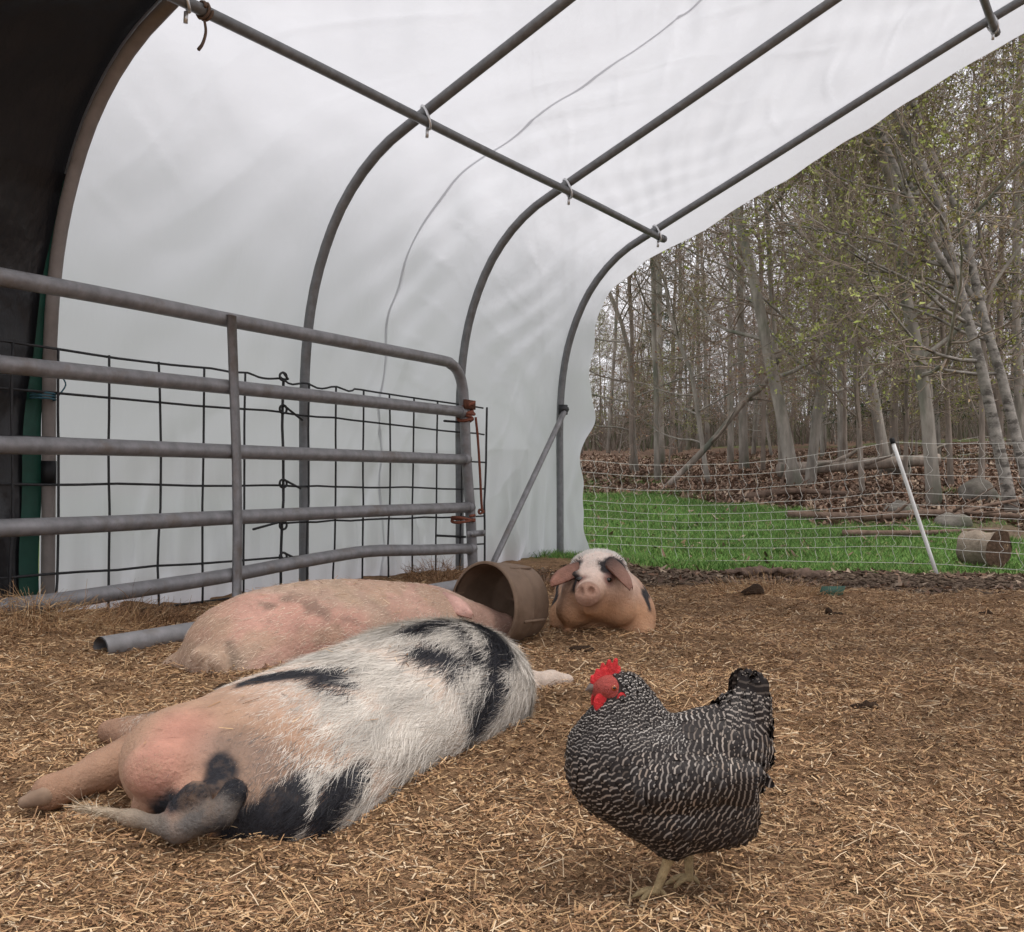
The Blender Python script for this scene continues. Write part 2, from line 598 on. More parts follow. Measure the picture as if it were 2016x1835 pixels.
# ------------------------------------------------------------------ ground
def G(x, y):
    x, y = np.broadcast_arrays(np.asarray(x, float), np.asarray(y, float))
    s, q = x * AX[0] + y * AX[1], x * PX[0] + y * PX[1]
    b = np.interp(y, [-5, 0, 1.5, 2.0, 2.6, 3.2, 4.5, 6, 7.5, 9, 10, 13, 22, 40, 120, 400],
                  [-.14, -.12, -.09, -.06, .015, .055, .05, .0, -.06, -.1, -.07, .3, .93, 2.0, 4.2, 6.0])
    w = sstep(-3.3, -4.4, q) * (1 - sstep(8.3, 9.6, s)) * sstep(2.0, 3.4, s)
    b = b * (1 - w) + 0.0 * w
    b = b + 0.035 * np.maximum(0, x - 4) * sstep(12, 20, y)
    p = np.stack([x, y], -1)
    far = 1 + 2.5 * sstep(10, 25, y)
    b = b + 0.022 * vnoise(p * 1.7, 1) * far + 0.018 * vnoise(p * 5.3, 2) + 0.010 * vnoise(p * 14, 3)
    b = b + 0.12 * np.exp(-((x + 2.3) / 0.5) ** 2 - ((y - 4.3) / 0.5) ** 2)      # heaped bedding by the gate
    b = b + 0.06 * np.exp(-((x + 2.3) / 0.25) ** 2 - ((y - 5.9) / 0.25) ** 2)
    b = b - 0.035 * np.exp(-((x + 1.0) / 0.25) ** 2 - ((y - 2.22) / 0.16) ** 2)
    b = b + 0.05 * np.exp(-((x - 1.3) / 0.5) ** 2 - ((y - 5.6) / 0.3) ** 2)          # ridge of muck beyond the pig
    return b


def masks(x, y):
    """grass, bedding, leaf litter (0..1) at x, y."""
    p = np.stack(np.broadcast_arrays(x, y), -1)
    s, q = x * AX[0] + y * AX[1], x * PX[0] + y * PX[1]
    n1 = vnoise(p * 0.9, 11) + 0.6 * vnoise(p * 2.7, 12) + 0.4 * vnoise(p * 8, 13)
    bed = sstep(0.35, -0.35, y - np.interp(x, [-3, 0, 1, 2, 3, 6], [9.4, 7.6, 6.9, 6.7, 6.4, 6.0]) + 0.6 * n1)
    bed = np.maximum(bed, sstep(-3.7, -4.3, q) * (s < 8.6))
    far_edge = np.interp(x, [-40, 0, 1.3, 2.3, 3.2, 4.2, 9], [16, 16, 15.8, 14.8, 13.4, 12.6, 11.5])
    near_edge = np.interp(x, [-2, 1.5, 3, 5], [9.2, 9.2, 8.95, 9.25])
    gr = sstep(0.5, -0.5, y - far_edge + 0.7 * n1) * sstep(-0.25, 0.25, y - near_edge + 0.22 * n1)
    gr = gr * sstep(-1.1, -0.2, vnoise(p * 1.3, 14) + np.interp(x, [3, 4.5, 6], [0.7, 0.2, -0.5]))
    gr = np.maximum(gr, (q < -5.0) * (s < 8.0) * 0.8)
    gr = np.maximum(gr, sstep(0.15, 0.5, vnoise(p * 0.45, 15)) * sstep(14, 16, y) * 0.55)
    leaf = sstep(-0.6, 0.6, y - far_edge + 0.5 * n1)
    return gr, bed, leaf


def axis(*seg):
    out = [np.arange(a, b - 1e-6, st) for a, b, st in seg]
    return np.concatenate(out + [[seg[-1][1]]])


gx = axis((-400, -100, 60), (-100, -20, 10), (-20, -6, 1), (-6, -3, 0.15), (-3, 4.6, 0.04), (4.6, 9, 0.15), (9, 30, 0.7), (30, 100, 10), (100, 400, 60))
gy = axis((-400, -100, 60), (-100, -10, 10), (-10, 0.5, 0.8), (0.5, 7.2, 0.04), (7.2, 18, 0.1), (18, 45, 0.6), (45, 120, 8), (120, 400, 50))
X, Y = np.meshgrid(gx, gy, indexing='ij')
gr_, bed_, leaf_ = masks(X, Y)
Z = G(X, Y)
ii = np.arange(X.size).reshape(X.shape)
Q = np.stack([ii[:-1, :-1], ii[1:, :-1], ii[1:, 1:], ii[:-1, 1:]], -1).reshape(-1, 4)


def ground_material():
    m = bpy.data.materials.new('ground')
    m.use_nodes = True
    nd, ln = m.node_tree.nodes, m.node_tree.links
    b = nd['Principled BSDF']
    b.inputs['Roughness'].default_value = 0.95
    b.inputs['Specular IOR Level'].default_value = 0.1
    tc = nd.new('ShaderNodeTexCoord')
    at_ = nd.new('ShaderNodeAttribute')
    at_.attribute_name = 'Col'
    sp = nd.new('ShaderNodeSeparateColor')
    ln.new(at_.outputs['Color'], sp.inputs[0])

    def noise(scale, detail=6, rg=0.65):
        n = nd.new('ShaderNodeTexNoise')
        n.inputs['Scale'].default_value, n.inputs['Detail'].default_value, n.inputs['Roughness'].default_value = scale, detail, rg
        ln.new(tc.outputs['Object'], n.inputs['Vector'])
        return n.outputs['Fac']

    def ramp(fac, stops):
        r = nd.new('ShaderNodeValToRGB')
        e = r.color_ramp.elements
        e[0].position, e[0].color = stops[0][0], (*stops[0][1], 1)
        e[1].position, e[1].color = stops[-1][0], (*stops[-1][1], 1)
        for p_, c_ in stops[1:-1]:
            e.new(p_).color = (*c_, 1)
        ln.new(fac, r.inputs[0])
        return r.outputs[0]

    def mix(f, a, c):
        x = nd.new('ShaderNodeMix')
        x.data_type = 'RGBA'
        ln.new(f, x.inputs[0])
        ln.new(a, x.inputs[6])
        ln.new(c, x.inputs[7])
        return x.outputs[2]
    fine, mid = noise(85), noise(9)
    soil = ramp(noise(22), [(0.3, (0.06, 0.04, 0.029)), (0.5, (0.14, 0.10, 0.072)), (0.72, (0.22, 0.165, 0.12))])
    straw = ramp(fine, [(0.3, (0.12, 0.07, 0.038)), (0.5, (0.30, 0.182, 0.10)), (0.7, (0.48, 0.315, 0.18))])
    straw2 = ramp(noise(60), [(0.3, (0.10, 0.058, 0.033)), (0.7, (0.30, 0.182, 0.104))])
    straw = mix(ramp(mid, [(0.42, (0, 0, 0)), (0.62, (1, 1, 1))]), straw, straw2)
    leaf = ramp(noise(30), [(0.3, (0.07, 0.045, 0.032)), (0.5, (0.15, 0.095, 0.067)), (0.7, (0.26, 0.18, 0.13))])
    grass = ramp(noise(40), [(0.3, (0.04, 0.085, 0.02)), (0.7, (0.11, 0.19, 0.045))])
    c = mix(sp.outputs[2], soil, leaf)
    c = mix(sp.outputs[1], c, straw)
    c = mix(sp.outputs[0], c, grass)
    ln.new(c, b.inputs['Base Color'])
    bp = nd.new('ShaderNodeBump')
    bp.inputs['Strength'].default_value, bp.inputs['Distance'].default_value = 0.9, 0.02
    ln.new(noise(70, 8, 0.7), bp.inputs['Height'])
    ln.new(bp.outputs[0], b.inputs['Normal'])
    M['ground'] = m


ground_material()
tag(mesh_np('ground', np.stack([X, Y, Z], -1), Q, 'ground', col=np.stack([gr_, bed_, leaf_], -1), smooth=True),
    'straw bedding, mud, grass and leaf-covered woodland floor', None, kind='structure')

# ------------------------------------------------------------------ polytunnel: hoops, purlins, film, brace
HOOP_S = [1.42, 3.16, 4.98, 6.74, 8.36]
WALL_Q = -4.70
HALF = [(-4.70, -0.25), (-4.70, 0.6), (-4.70, 1.30), (-4.655, 1.76), (-4.55, 2.12), (-4.37, 2.45), (-4.10, 2.715), (-3.74, 2.90),
        (-2.75, 3.345), (-1.75, 3.80), (-1.03, 4.12), (-0.55, 4.31)]
MID_Q = -0.20
full = HALF + [(MID_Q, 4.38)] + [(2 * MID_Q - q, z) for q, z in HALF[::-1]]
prof = spline([(q, z, 0) for q, z in full], 700)[:, :2]
arc = np.concatenate([[0], np.cumsum(np.linalg.norm(np.diff(prof, axis=0), axis=1))])
prof_t = unit(np.gradient(prof, axis=0))
prof_n = np.stack([-prof_t[:, 1], prof_t[:, 0]], -1)        # outward


def on_prof(l, off=0.0):
    q = np.interp(l, arc, prof[:, 0]) + off * np.interp(l, arc, prof_n[:, 0])
    z = np.interp(l, arc, prof[:, 1]) + off * np.interp(l, arc, prof_n[:, 1])
    return q, z


def arc_at(q0):
    k = np.argmin(np.abs(prof[:350, 0] - q0) + (prof[:350, 1] < 1.2) * 9)
    return arc[k]


base = tun(3.16, WALL_Q, 0.0)
tunnel = thing('polytunnel', 'steel-hooped polytunnel covered in milky translucent plastic film', 'polytunnel', base)
R_HOOP = 0.033
for i, s in enumerate(HOOP_S):
    l = np.linspace(0.02, arc[-1] - 0.02, 110)
    q, z = on_prof(l, 0.0)
    V, F = tubes(tun(s, q, z), R_HOOP, 10)
    mesh_np('hoop', V, F, 'hoop_tan' if i == 1 else 'hoop_steel', tunnel, base, smooth=True)
for q0, s0, s1 in ((-3.74, 1.3, 8.46), (-1.03, 1.3, 8.46), (0.63, 1.3, 8.46), (3.34, 1.3, 8.46)):
    l0 = arc_at(q0) if q0 < MID_Q else arc[-1] - arc_at(2 * MID_Q - q0)
    q, z = on_prof(l0, -0.066)
    ss = np.linspace(s0, s1, 40)
    pu = mesh_np('purlin', *tubes(tun(ss, q, z + 0.004 * np.sin(ss * 2)), 0.029, 9), 'hoop_steel', tunnel, base, smooth=True)
    for s in HOOP_S:                                          # strap clamp round pipe and hoop, with its bolt
        qc, zc = on_prof(l0, -0.033)
        n2 = np.array(on_prof(l0, -1.0)) - np.array(on_prof(l0, 0.0))
        nn, tt = n2[0] * PX + n2[1] * np.array([0, 0, 1.0]), np.cross(AX, n2[0] * PX + n2[1] * np.array([0, 0, 1.0]))
        a = np.linspace(0, 2 * pi, 25)
        ring = tun(s, qc, zc) + (np.cos(a)[:, None] * nn * 0.078) + (np.sin(a)[:, None] * (0.75 * tt + 0.66 * AX) * 0.047)
        V1 = tubes(ring, 0.0085, 6)
        bolt = tubes(np.stack([tun(s, qc, zc) + nn * 0.07 + tt * 0.02, tun(s, qc, zc) + nn * 0.115 + tt * 0.045]), 0.011, 6)
        mesh_np('clamp', *merge(V1, bolt), 'bright_steel', tunnel, base, smooth=True)
    mesh_np('purlin_cap', *tubes(tun(np.array([s1 - 0.02, s1 + 0.02]), q, z), 0.034, 9), 'hoop_steel', pu, base)


def film(s0, s1, l0, l1, off, name, mat, parent, ds=0.03, dl=0.03, flap=False, sag=0.035, seed=0, edge0=None, edge1=None, fold=1.5):
    ns, nl = int((s1 - s0) / ds) + 2, int((l1 - l0) / dl) + 2
    u, l = np.meshgrid(np.linspace(0, 1, ns), np.linspace(l0, l1, nl), indexing='ij')
    lo_ = s0 + (edge0(l) if edge0 else 0)
    hi_ = s1 + (edge1(l) if edge1 else 0)
    s = lo_ + (hi_ - lo_) * u
    hs = np.array(HOOP_S)
    k = np.clip(np.searchsorted(hs, s) - 1, 0, len(hs) - 2)
    f = np.clip((s - hs[k]) / (hs[k + 1] - hs[k]), 0, 1)
    span = np.sin(pi * f)                                     # 0 on a hoop, 1 mid-bay
    zc = on_prof(l)[1]
    d = off - sag * span ** 1.5 * (0.4 + 0.6 * sstep(1.2, 2.8, zc))
    pn = np.stack([s * 1.0, l * 1.0], -1)
    a1 = vnoise(pn * 0.8, seed + 1) * 1.5
    d = d + fold * span * 0.010 * np.sin((s * 5.5 + l * 8.0) + 3.2 * a1) * (0.3 + 0.7 * np.abs(vnoise(pn * 1.3, seed + 2)))
    d = d + fold * span * 0.006 * np.sin((s * 13 - l * 9.0) + 4 * vnoise(pn * 1.1, seed + 3))
    d = d + fold * span * 0.010 * vnoise(pn * np.array([1.4, 3.4]), seed + 4)
    cr = sstep(.05, .5, vnoise(pn * .7, seed + 11)) * span
    d = d + cr * 0.0045 * np.sin((s * 16 + l * 27) + 5 * vnoise(pn * .9, seed + 12))
    cr2 = sstep(.1, .5, vnoise(pn * .6 + 7, seed + 13)) * span
    d = d + cr2 * 0.0060 * np.abs(np.sin((s * 9 - l * 5) + 4 * vnoise(pn * 1.2, seed + 14)))
    # sharp creases where the sheet is pulled over the pipes
    for k_, (fx, fl, am) in enumerate(((2.6, 4.4, .016), (-3.4, 3.1, .013), (1.1, 5.9, .011))):
        ph = s * fx + l * fl + 1.6 * vnoise(pn * .8 + k_ * 5, seed + 15 + k_)
        rdg = np.maximum(0, 1 - np.abs(((ph / 1.9) % 1.0) - .5) / .07)
        d = d + am * rdg * span * sstep(.0, .45, vnoise(pn * .75 + k_ * 9, seed + 19 + k_))
    low = sstep(1.25, 0.05, zc) * np.where(prof_side(l), 1, 1)
    d = d + fold * low * (0.026 * np.sin(s * 22 + 5 * vnoise(pn * 1.6, seed + 5)) + 0.014 * np.sin(s * 47 + 6 * vnoise(pn * 2.1, seed + 6))) * (0.35 + 0.65 * span)
    q, z = on_prof(l, d)
    if flap:                                                  # loose end hanging past the last hoop
        e = np.maximum(0, s - hs[-1])
        roof = sstep(2.3, 3.1, zc)
        z = z - roof * (0.32 * e + 0.3 * e ** 2)
        q = q + (1 - roof) * np.where(q < MID_Q, 1, -1) * (0.22 * e)
        wob = 0.018 * np.sin(l * 4.3 + 2 * vnoise(pn * 1.9, 31)) + 0.022 * vnoise(pn * np.array([2.0, 4.5]), 32)
        q = q + e / 0.42 * wob * (2.4 - 1.8 * roof)
        z = z + e / 0.42 * wob * roof * 0.25
        s = s + e * 0.12 * vnoise(pn * np.array([1, 2.6]), 33)
    P = tun(s, q, z)
    ii = np.arange(P.shape[0] * P.shape[1]).reshape(P.shape[:2])
    Q = np.stack([ii[:-1, :-1], ii[1:, :-1], ii[1:, 1:], ii[:-1, 1:]], -1).reshape(-1, 4)
    return mesh_np(name, P, Q, mat, parent, base, smooth=True)


def prof_side(l):
    return np.asarray(l) < arc[-1] / 2


OFF = R_HOOP + 0.014
film(3.145, 5.82, 0.16, arc[-1] - 1.75, OFF + 0.005, 'plastic_film', 'poly_film', tunnel, seed=3, fold=1.0)  # both sheets stop short on the unseen right, to let in more light
film(5.795, 8.77, 0.16, arc[-1] - 1.75, OFF, 'plastic_film', 'poly_film', tunnel, flap=True, seed=3, fold=1.5,
     edge1=lambda l: 0.03 * vnoise(np.stack([l * 1.1, l * 0], -1), 41) - 0.06 * sstep(1.6, 3.2, on_prof(l)[1]) + 0.012 * vnoise(np.stack([l * 4.0, l * 0 + 3], -1), 42))
# diagonal pipe from the last hoop down to the wall foot
b0, b1 = tun(8.33, WALL_Q + 0.06, 1.33), tun(7.02, WALL_Q + 0.09, -0.05)
brace = mesh_np('brace', *tubes(np.linspace(b0, b1, 12), 0.026, 9), 'galvanised', tunnel, base, smooth=True)
mesh_np('brace_clamp', *merge(tubes(tun(np.array([8.30, 8.40]), WALL_Q + 0.045, 1.36), 0.03, 8), tubes(tun(8.36, WALL_Q + 0.03, np.array([1.31, 1.40])), 0.045, 10)), 'dark_wire', brace, base)
# sleeve joint (black tape) on the nearer hoop 
mesh_np('tape', *tubes(tun(3.16, WALL_Q, np.array([0.66, 0.72, 0.78])), 0.0365, 12), 'black_tape', tunnel, base)

# ------------------------------------------------------------------ black tarpaulin over the nearest bay
tb = tun(2.3, WALL_Q, 0)
lt = arc_at(-2.3)
ORG = base
tarp = thing('black_tarpaulin', 'black tarpaulin with green hem lining the near left bay', 'tarpaulin', base)
film(1.30, 3.165, 0.2, 2.45, OFF, 'wall_sheet', 'black_tarp', tarp, seed=21, sag=0.0, fold=1.8,
     edge1=lambda l: -0.035 * sstep(2.3, 0.6, l))
film(1.30, 3.165, 2.36, lt, OFF + 0.010, 'roof_sheet', 'black_tarp', tarp, seed=25, sag=0.03, fold=1.0)
lh = np.linspace(0.22, 2.42, 60)
e1 = -0.035 * sstep(2.3, 0.6, lh)
qh, zh = on_prof(lh, OFF - 0.030)
wob = 0.006 * np.sin(lh * 9)
wd = 0.035 + 0.07 * sstep(2.2, 0.9, lh)
V = np.stack([tun(3.16 + e1 - wd + wob, qh, zh), tun(3.16 + e1 + wob, qh, zh)], 1).reshape(-1, 3)
i = np.arange(120).reshape(60, 2)
mesh_np('green_hem', V, np.stack([i[:-1, 0], i[:-1, 1], i[1:, 1], i[1:, 0]], -1), 'green_hem', tarp, base)

# ------------------------------------------------------------------ field gate
GE = np.array([-0.345, 8.0, 0.0])
GA = radians(27.3)
gd = np.array([sin(GA), cos(GA), 0.0])
gn = np.array([cos(GA), -sin(GA), 0.0])
gate = thing('field_gate', 'grey tubular steel field gate with a bent bottom rail', 'gate', GE)


def gp(*uv):
    return np.array([on_plane(u, v, GE, gn) for u, v in uv])


def extend(P, n=1.0):
    return np.concatenate([[P[0] + unit(P[0] - P[1]) * n], P])


GR = 0.041
top = spline(extend(gp((0, 545), (220, 585), (440, 628), (650, 668), (860, 708), (888, 717), (903, 735), (911, 765), (914, 800))), 60)
post = gp((914, 800), (918, 900), (926, 1010), (931, 1118), (932, 1160))
mesh_np('top_rail', *tubes(np.concatenate([top, spline(post, 30)[1:]]), GR, 12), 'galvanised', gate, GE, smooth=True)
for pts in ([(0, 717), (220, 739), (450, 762), (690, 787), (908, 811)], [(0, 876), (220, 881), (450, 889), (690, 897), (915, 905)],
            [(0, 1040), (220, 1031), (450, 1019), (690, 1008), (922, 999)],
            [(0, 1196), (110, 1184), (220, 1168), (330, 1152), (450, 1133), (560, 1112), (650, 1096), (730, 1085), (830, 1083), (926, 1080)]):
    P = spline(extend(gp(*pts)), 40)
    r = mesh_np('rail', *tubes(P, GR * 0.97, 12), 'galvanised', gate, GE, smooth=True)
    mesh_np('weld_collar', *tubes(np.stack([P[-1] - gd * 0.03, P[-1] + gd * 0.035]), GR * 1.13, 12), 'galvanised', r, GE, smooth=True)
up = gp((443, 622), (448, 760), (453, 900), (455, 1030), (454, 1130), (453, 1215)) + gn * 0.046
Vb = []
for p in up:
    Vb += [p - gd * 0.030 - gn * 0.008, p + gd * 0.030 - gn * 0.008, p + gd * 0.030 + gn * 0.008, p - gd * 0.030 + gn * 0.008]
k = np.arange(len(up) * 4).reshape(-1, 4)
nx = np.roll(k, -1, 1)
mesh_np('upright_strap', np.array(Vb), [np.stack([k[:-1], nx[:-1], nx[1:], k[1:]], -1).reshape(-1, 4), k[:1], k[-1:, ::-1]], 'galvanised', gate, GE)
bk = gp((921, 1051))[0]
mesh_np('hinge_bracket', *merge(box(bk + gn * 0.046 + gd * 0.05, gd * 0.14, gn * 0.006, np.array([0, 0, 0.024])),
                                tubes(np.stack([bk + gn * 0.04 - gd * 0.05, bk + gn * 0.07 - gd * 0.05]), 0.016, 8),
                                tubes(np.stack([bk + gn * 0.04 + gd * 0.14, bk + gn * 0.07 + gd * 0.14]), 0.016, 8)), 'galvanised', gate, GE)
rb = gp((913, 797))[0]
mesh_np('latch_plate', *box(rb + gn * 0.045 + gd * 0.01, gd * 0.075, gn * 0.012, np.array([0, 0, 0.035])), 'rust', gate, GE)

# rusty tie rope round the gate end
rope = thing('tie_rope', 'rust-coloured rope tying the gate end to the hoop', 'rope', gp((915, 815))[0])
o_ = gp((915, 815))[0]


def wrap(c, r, turns, dz, phase=0.0, rx=1.0):
    a = np.linspace(0, 2 * pi * turns, int(26 * turns)) + phase
    return c + np.outer(np.cos(a) * r * rx, gd) + np.outer(np.sin(a) * r, gn) + np.outer(np.linspace(-dz, dz, len(a)) + 0.012 * np.sin(a * 1.5), [0, 0, 1])


mesh_np('knot', *merge(tubes(wrap(gp((916, 818))[0], 0.055, 3.2, 0.045), 0.013, 7), tubes(wrap(gp((917, 808))[0], 0.06, 1.5, -0.05, 1.0, 1.3), 0.013, 7)), 'rust_rope', rope, o_, smooth=True)
mesh_np('cord', *tubes(spline(gp((921, 822), (925, 860), (929, 920), (932, 980), (934, 1006)) + gn * 0.07, 24), 0.010, 7), 'rust_rope', rope, o_, smooth=True)
mesh_np('lashing', *merge(tubes(wrap(gp((914, 1022))[0] - gn * 0.01, 0.075, 2.2, 0.018, 0.5, 1.55), 0.011, 7), tubes(wrap(gp((934, 1007))[0] + gn * 0.06, 0.018, 1.4, 0.012), 0.010, 6)), 'rust_rope', rope, o_, smooth=True)

# ------------------------------------------------------------------ loose pipe on the bedding in front of the gate
pa, pb = at(198, 1277, 3.75), at(905, 1156, 5.75)
pv = unit(pb - pa)
pipe = thing('loose_pipe', 'loose grey steel pipe lying on the bedding behind the pigs', 'pipe', pa)
V, F = tubes(np.linspace(pa, pb, 8), 0.043, 14, caps=False)
V2, F2 = tubes(np.linspace(pa, pb, 8), 0.037, 14, caps=False)
mesh_np('pipe_wall', *merge((V, F), (V2, [f[:, ::-1] for f in F2])), 'galvanised', pipe, pa, smooth=True)

# ------------------------------------------------------------------ two welded wire panels behind the gate
WQ = WALL_Q + 0.085
wp0 = tun(3.16, WQ, 0)


def wp(u, v):
    return on_plane(u, v, wp0, PX)


def wire_panel(label, lines, verts, v_top, v_bot, ends):
    o = wp(lines[0][0][0], lines[0][0][1])
    t = thing('wire_panel', label, 'wire panel', o, 0, 'welded wire panels along the tunnel wall')
    for pts in lines:
        P = np.array([wp(*p) for p in pts])
        if pts[0][0] <= 0:
            P = extend(P, 0.5)
        P = spline(P, 24) + np.outer(0.006 * vnoise(np.stack([np.arange(24) * 0.5, np.full(24, P[0, 2] * 9)], -1), 5), [0, 0, 1])
        mesh_np('horizontal_wire', *tubes(P, 0.0068, 5), 'dark_wire', t, o)
    for k, u in enumerate(verts):
        a, b = wp(u + 2, v_top(u)), wp(u - 3, v_bot(u))
        P = np.linspace(a, b, 10) + PX * 0.011
        P = P + np.outer(0.012 * vnoise(np.stack([np.arange(10) * 0.6, np.full(10, k * 3.7)], -1), 6), AX)
        thick = 0.009 if u in ends else 0.0068
        mesh_np('vertical_wire', *tubes(P, thick, 5), 'dark_wire', t, o)
    return t, o


tL, oL = wire_panel('left welded wire panel behind the gate, ending at the wavy joint',
                [[(0, 672), (215, 702), (400, 725), (478, 734), (520, 744), (556, 745)], [(0, 765), (280, 789), (556, 812)], [(0, 858), (280, 871), (556, 884)],
                 [(0, 952), (280, 954), (556, 956)], [(0, 1045), (280, 1036), (556, 1027)], [(0, 1137), (280, 1118), (556, 1096)], [(0, 1232), (280, 1199), (556, 1164)]],
                [20, 110, 213, 311, 398, 478, 554], lambda u: np.interp(u, [0, 478, 556], [672, 735, 745]), lambda u: np.interp(u, [0, 556], [1300, 1178]), (554,))
tR, oR = wire_panel('right welded wire panel behind the gate, reaching past the gate end',
                [[(552, 742), (575, 757), (602, 755), (630, 764), (657, 762), (690, 769), (715, 768), (830, 785), (951, 803)],
                 [(552, 812), (750, 834), (953, 856)], [(552, 884), (750, 897), (955, 910)], [(552, 957), (750, 959), (955, 963)],
                 [(552, 1029), (750, 1022), (954, 1016)], [(552, 1099), (750, 1084), (952, 1070)], [(552, 1165), (750, 1146), (950, 1127)]],
                [604, 657, 713, 764, 811, 857, 906, 953], lambda u: np.interp(u, [556, 953], [748, 802]), lambda u: np.interp(u, [556, 953], [1182, 1140]), (953,))
for u, v, dx, dv in ((553, 742, 8, 6), (553, 806, 36, 22), (553, 952, 32, 10), (553, 1034, -62, 8), (553, 1096, 28, 6), (548, 1164, 30, 6)):
    c = wp(u, v)
    a = np.linspace(0.3, 2 * pi * 1.25, 22)
    loop = c + PX * 0.02 + np.outer(np.cos(a) * 0.03, AX) + np.outer(np.sin(a) * 0.026, [0, 0, 1])
    tail = np.linspace(loop[-1], wp(u + dx, v + dv) + PX * 0.03, 5)
    mesh_np('wire_twist', *tubes(np.concatenate([loop, tail[1:]]), 0.0075, 5), 'dark_wire', tR, oR)
for u0, v0, u1, v1 in ((868, 829, 908, 832), (852, 1054, 910, 1057)):
    mesh_np('wire_end', *tubes(np.stack([wp(u0, v0), wp(u1, v1)]) + PX * 0.03, 0.009, 5), 'dark_wire', tR, oR)
tw = thing('twine_tie', 'blue twine tying the wire panel to the nearest hoop', 'twine', wp(97, 778))
ct = wp(97, 778)
a = np.linspace(0, 2 * pi * 3, 70)
mesh_np('twine', *merge(tubes(ct - PX * 0.05 + np.outer(np.cos(a) * 0.055, AX) + np.outer(np.sin(a) * 0.06, PX) + np.outer(np.linspace(-.02, .02, 70), [0, 0, 1]), 0.005, 5),
                        tubes(spline([ct + AX * 0.05, ct + AX * 0.09 + [0, 0, 0.06], ct + AX * 0.055 + [0, 0, 0.11], ct + AX * 0.05 + [0, 0, 0.13]], 14), 0.004, 5)), 'blue_twine', tw, ct, smooth=True)
# dangling tie on the purlin
l0 = arc_at(-3.74)
qd, zd = on_prof(l0, -0.066)
dz_ = tun(3.26, qd, zd)
tie = thing('cord_tie', 'short dangling cord knotted round the purlin at the top left', 'cord', dz_)
a = np.linspace(0, 2 * pi * 2, 40)
mesh_np('knot', *tubes(dz_ + np.outer(np.linspace(-.02, .02, 40), AX) + np.outer(np.cos(a) * .036, PX) + np.outer(np.sin(a) * .036, [0, 0, 1]), 0.008, 5), 'dead_wood', tie, dz_, smooth=True)
mesh_np('loose_end', *tubes(spline([dz_ + [0, 0, -.03], dz_ + AX * .012 + [0, 0, -.09], dz_ - AX * .004 + [0, 0, -.15], dz_ - AX * .03 + [0, 0, -.19]], 16), np.linspace(.006, .009, 16), 5), 'dead_wood', tie, dz_, smooth=True)

# ------------------------------------------------------------------ the wood
def interp_path(P, R, par, t):
    m = P.shape[1] - 1
    x = t * m
    i = np.minimum(x.astype(int), m - 1)
    f = (x - i)[:, None]
    p = P[par, i] * (1 - f) + P[par, i + 1] * f
    return p, unit(P[par, i + 1] - P[par, i]), R[par, i] * (1 - f[:, 0]) + R[par, i + 1] * f[:, 0]


def shoots(P, R, nper, t0, t1, length, ang, up, wob, m, rfac, rmin, r, tip=0.25):
    """Child branches: nper on each parent path, length(t, n) long, ang degrees off the parent, curving up."""
    n = len(P) * nper
    par = np.repeat(np.arange(len(P)), nper)
    t = t0 + (t1 - t0) * (np.tile(np.arange(nper), len(P)) + r.random(n)) / nper
    p, T, pr = interp_path(P, R, par, t)
    az = r.random(n) * 2 * pi
    a = unit(np.cross(T, unit(r.normal(size=(n, 3)))))
    b = np.cross(T, a)
    an = np.radians(r.uniform(ang[0], ang[1], n))[:, None]
    d = unit(T * np.cos(an) + (a * np.cos(az)[:, None] + b * np.sin(az)[:, None]) * np.sin(an))
    L = length(t, n)
    out = [p]
    for k in range(m - 1):
        d = unit(d + up * np.array([0, 0, 1.0]) + wob * r.normal(size=(n, 3)))
        out.append(out[-1] + d * (L / (m - 1))[:, None])
    rad = np.clip(pr * rfac, rmin, None)[:, None] * np.linspace(1, tip, m)
    return np.stack(out, 1), np.maximum(rad, rmin * 0.7)


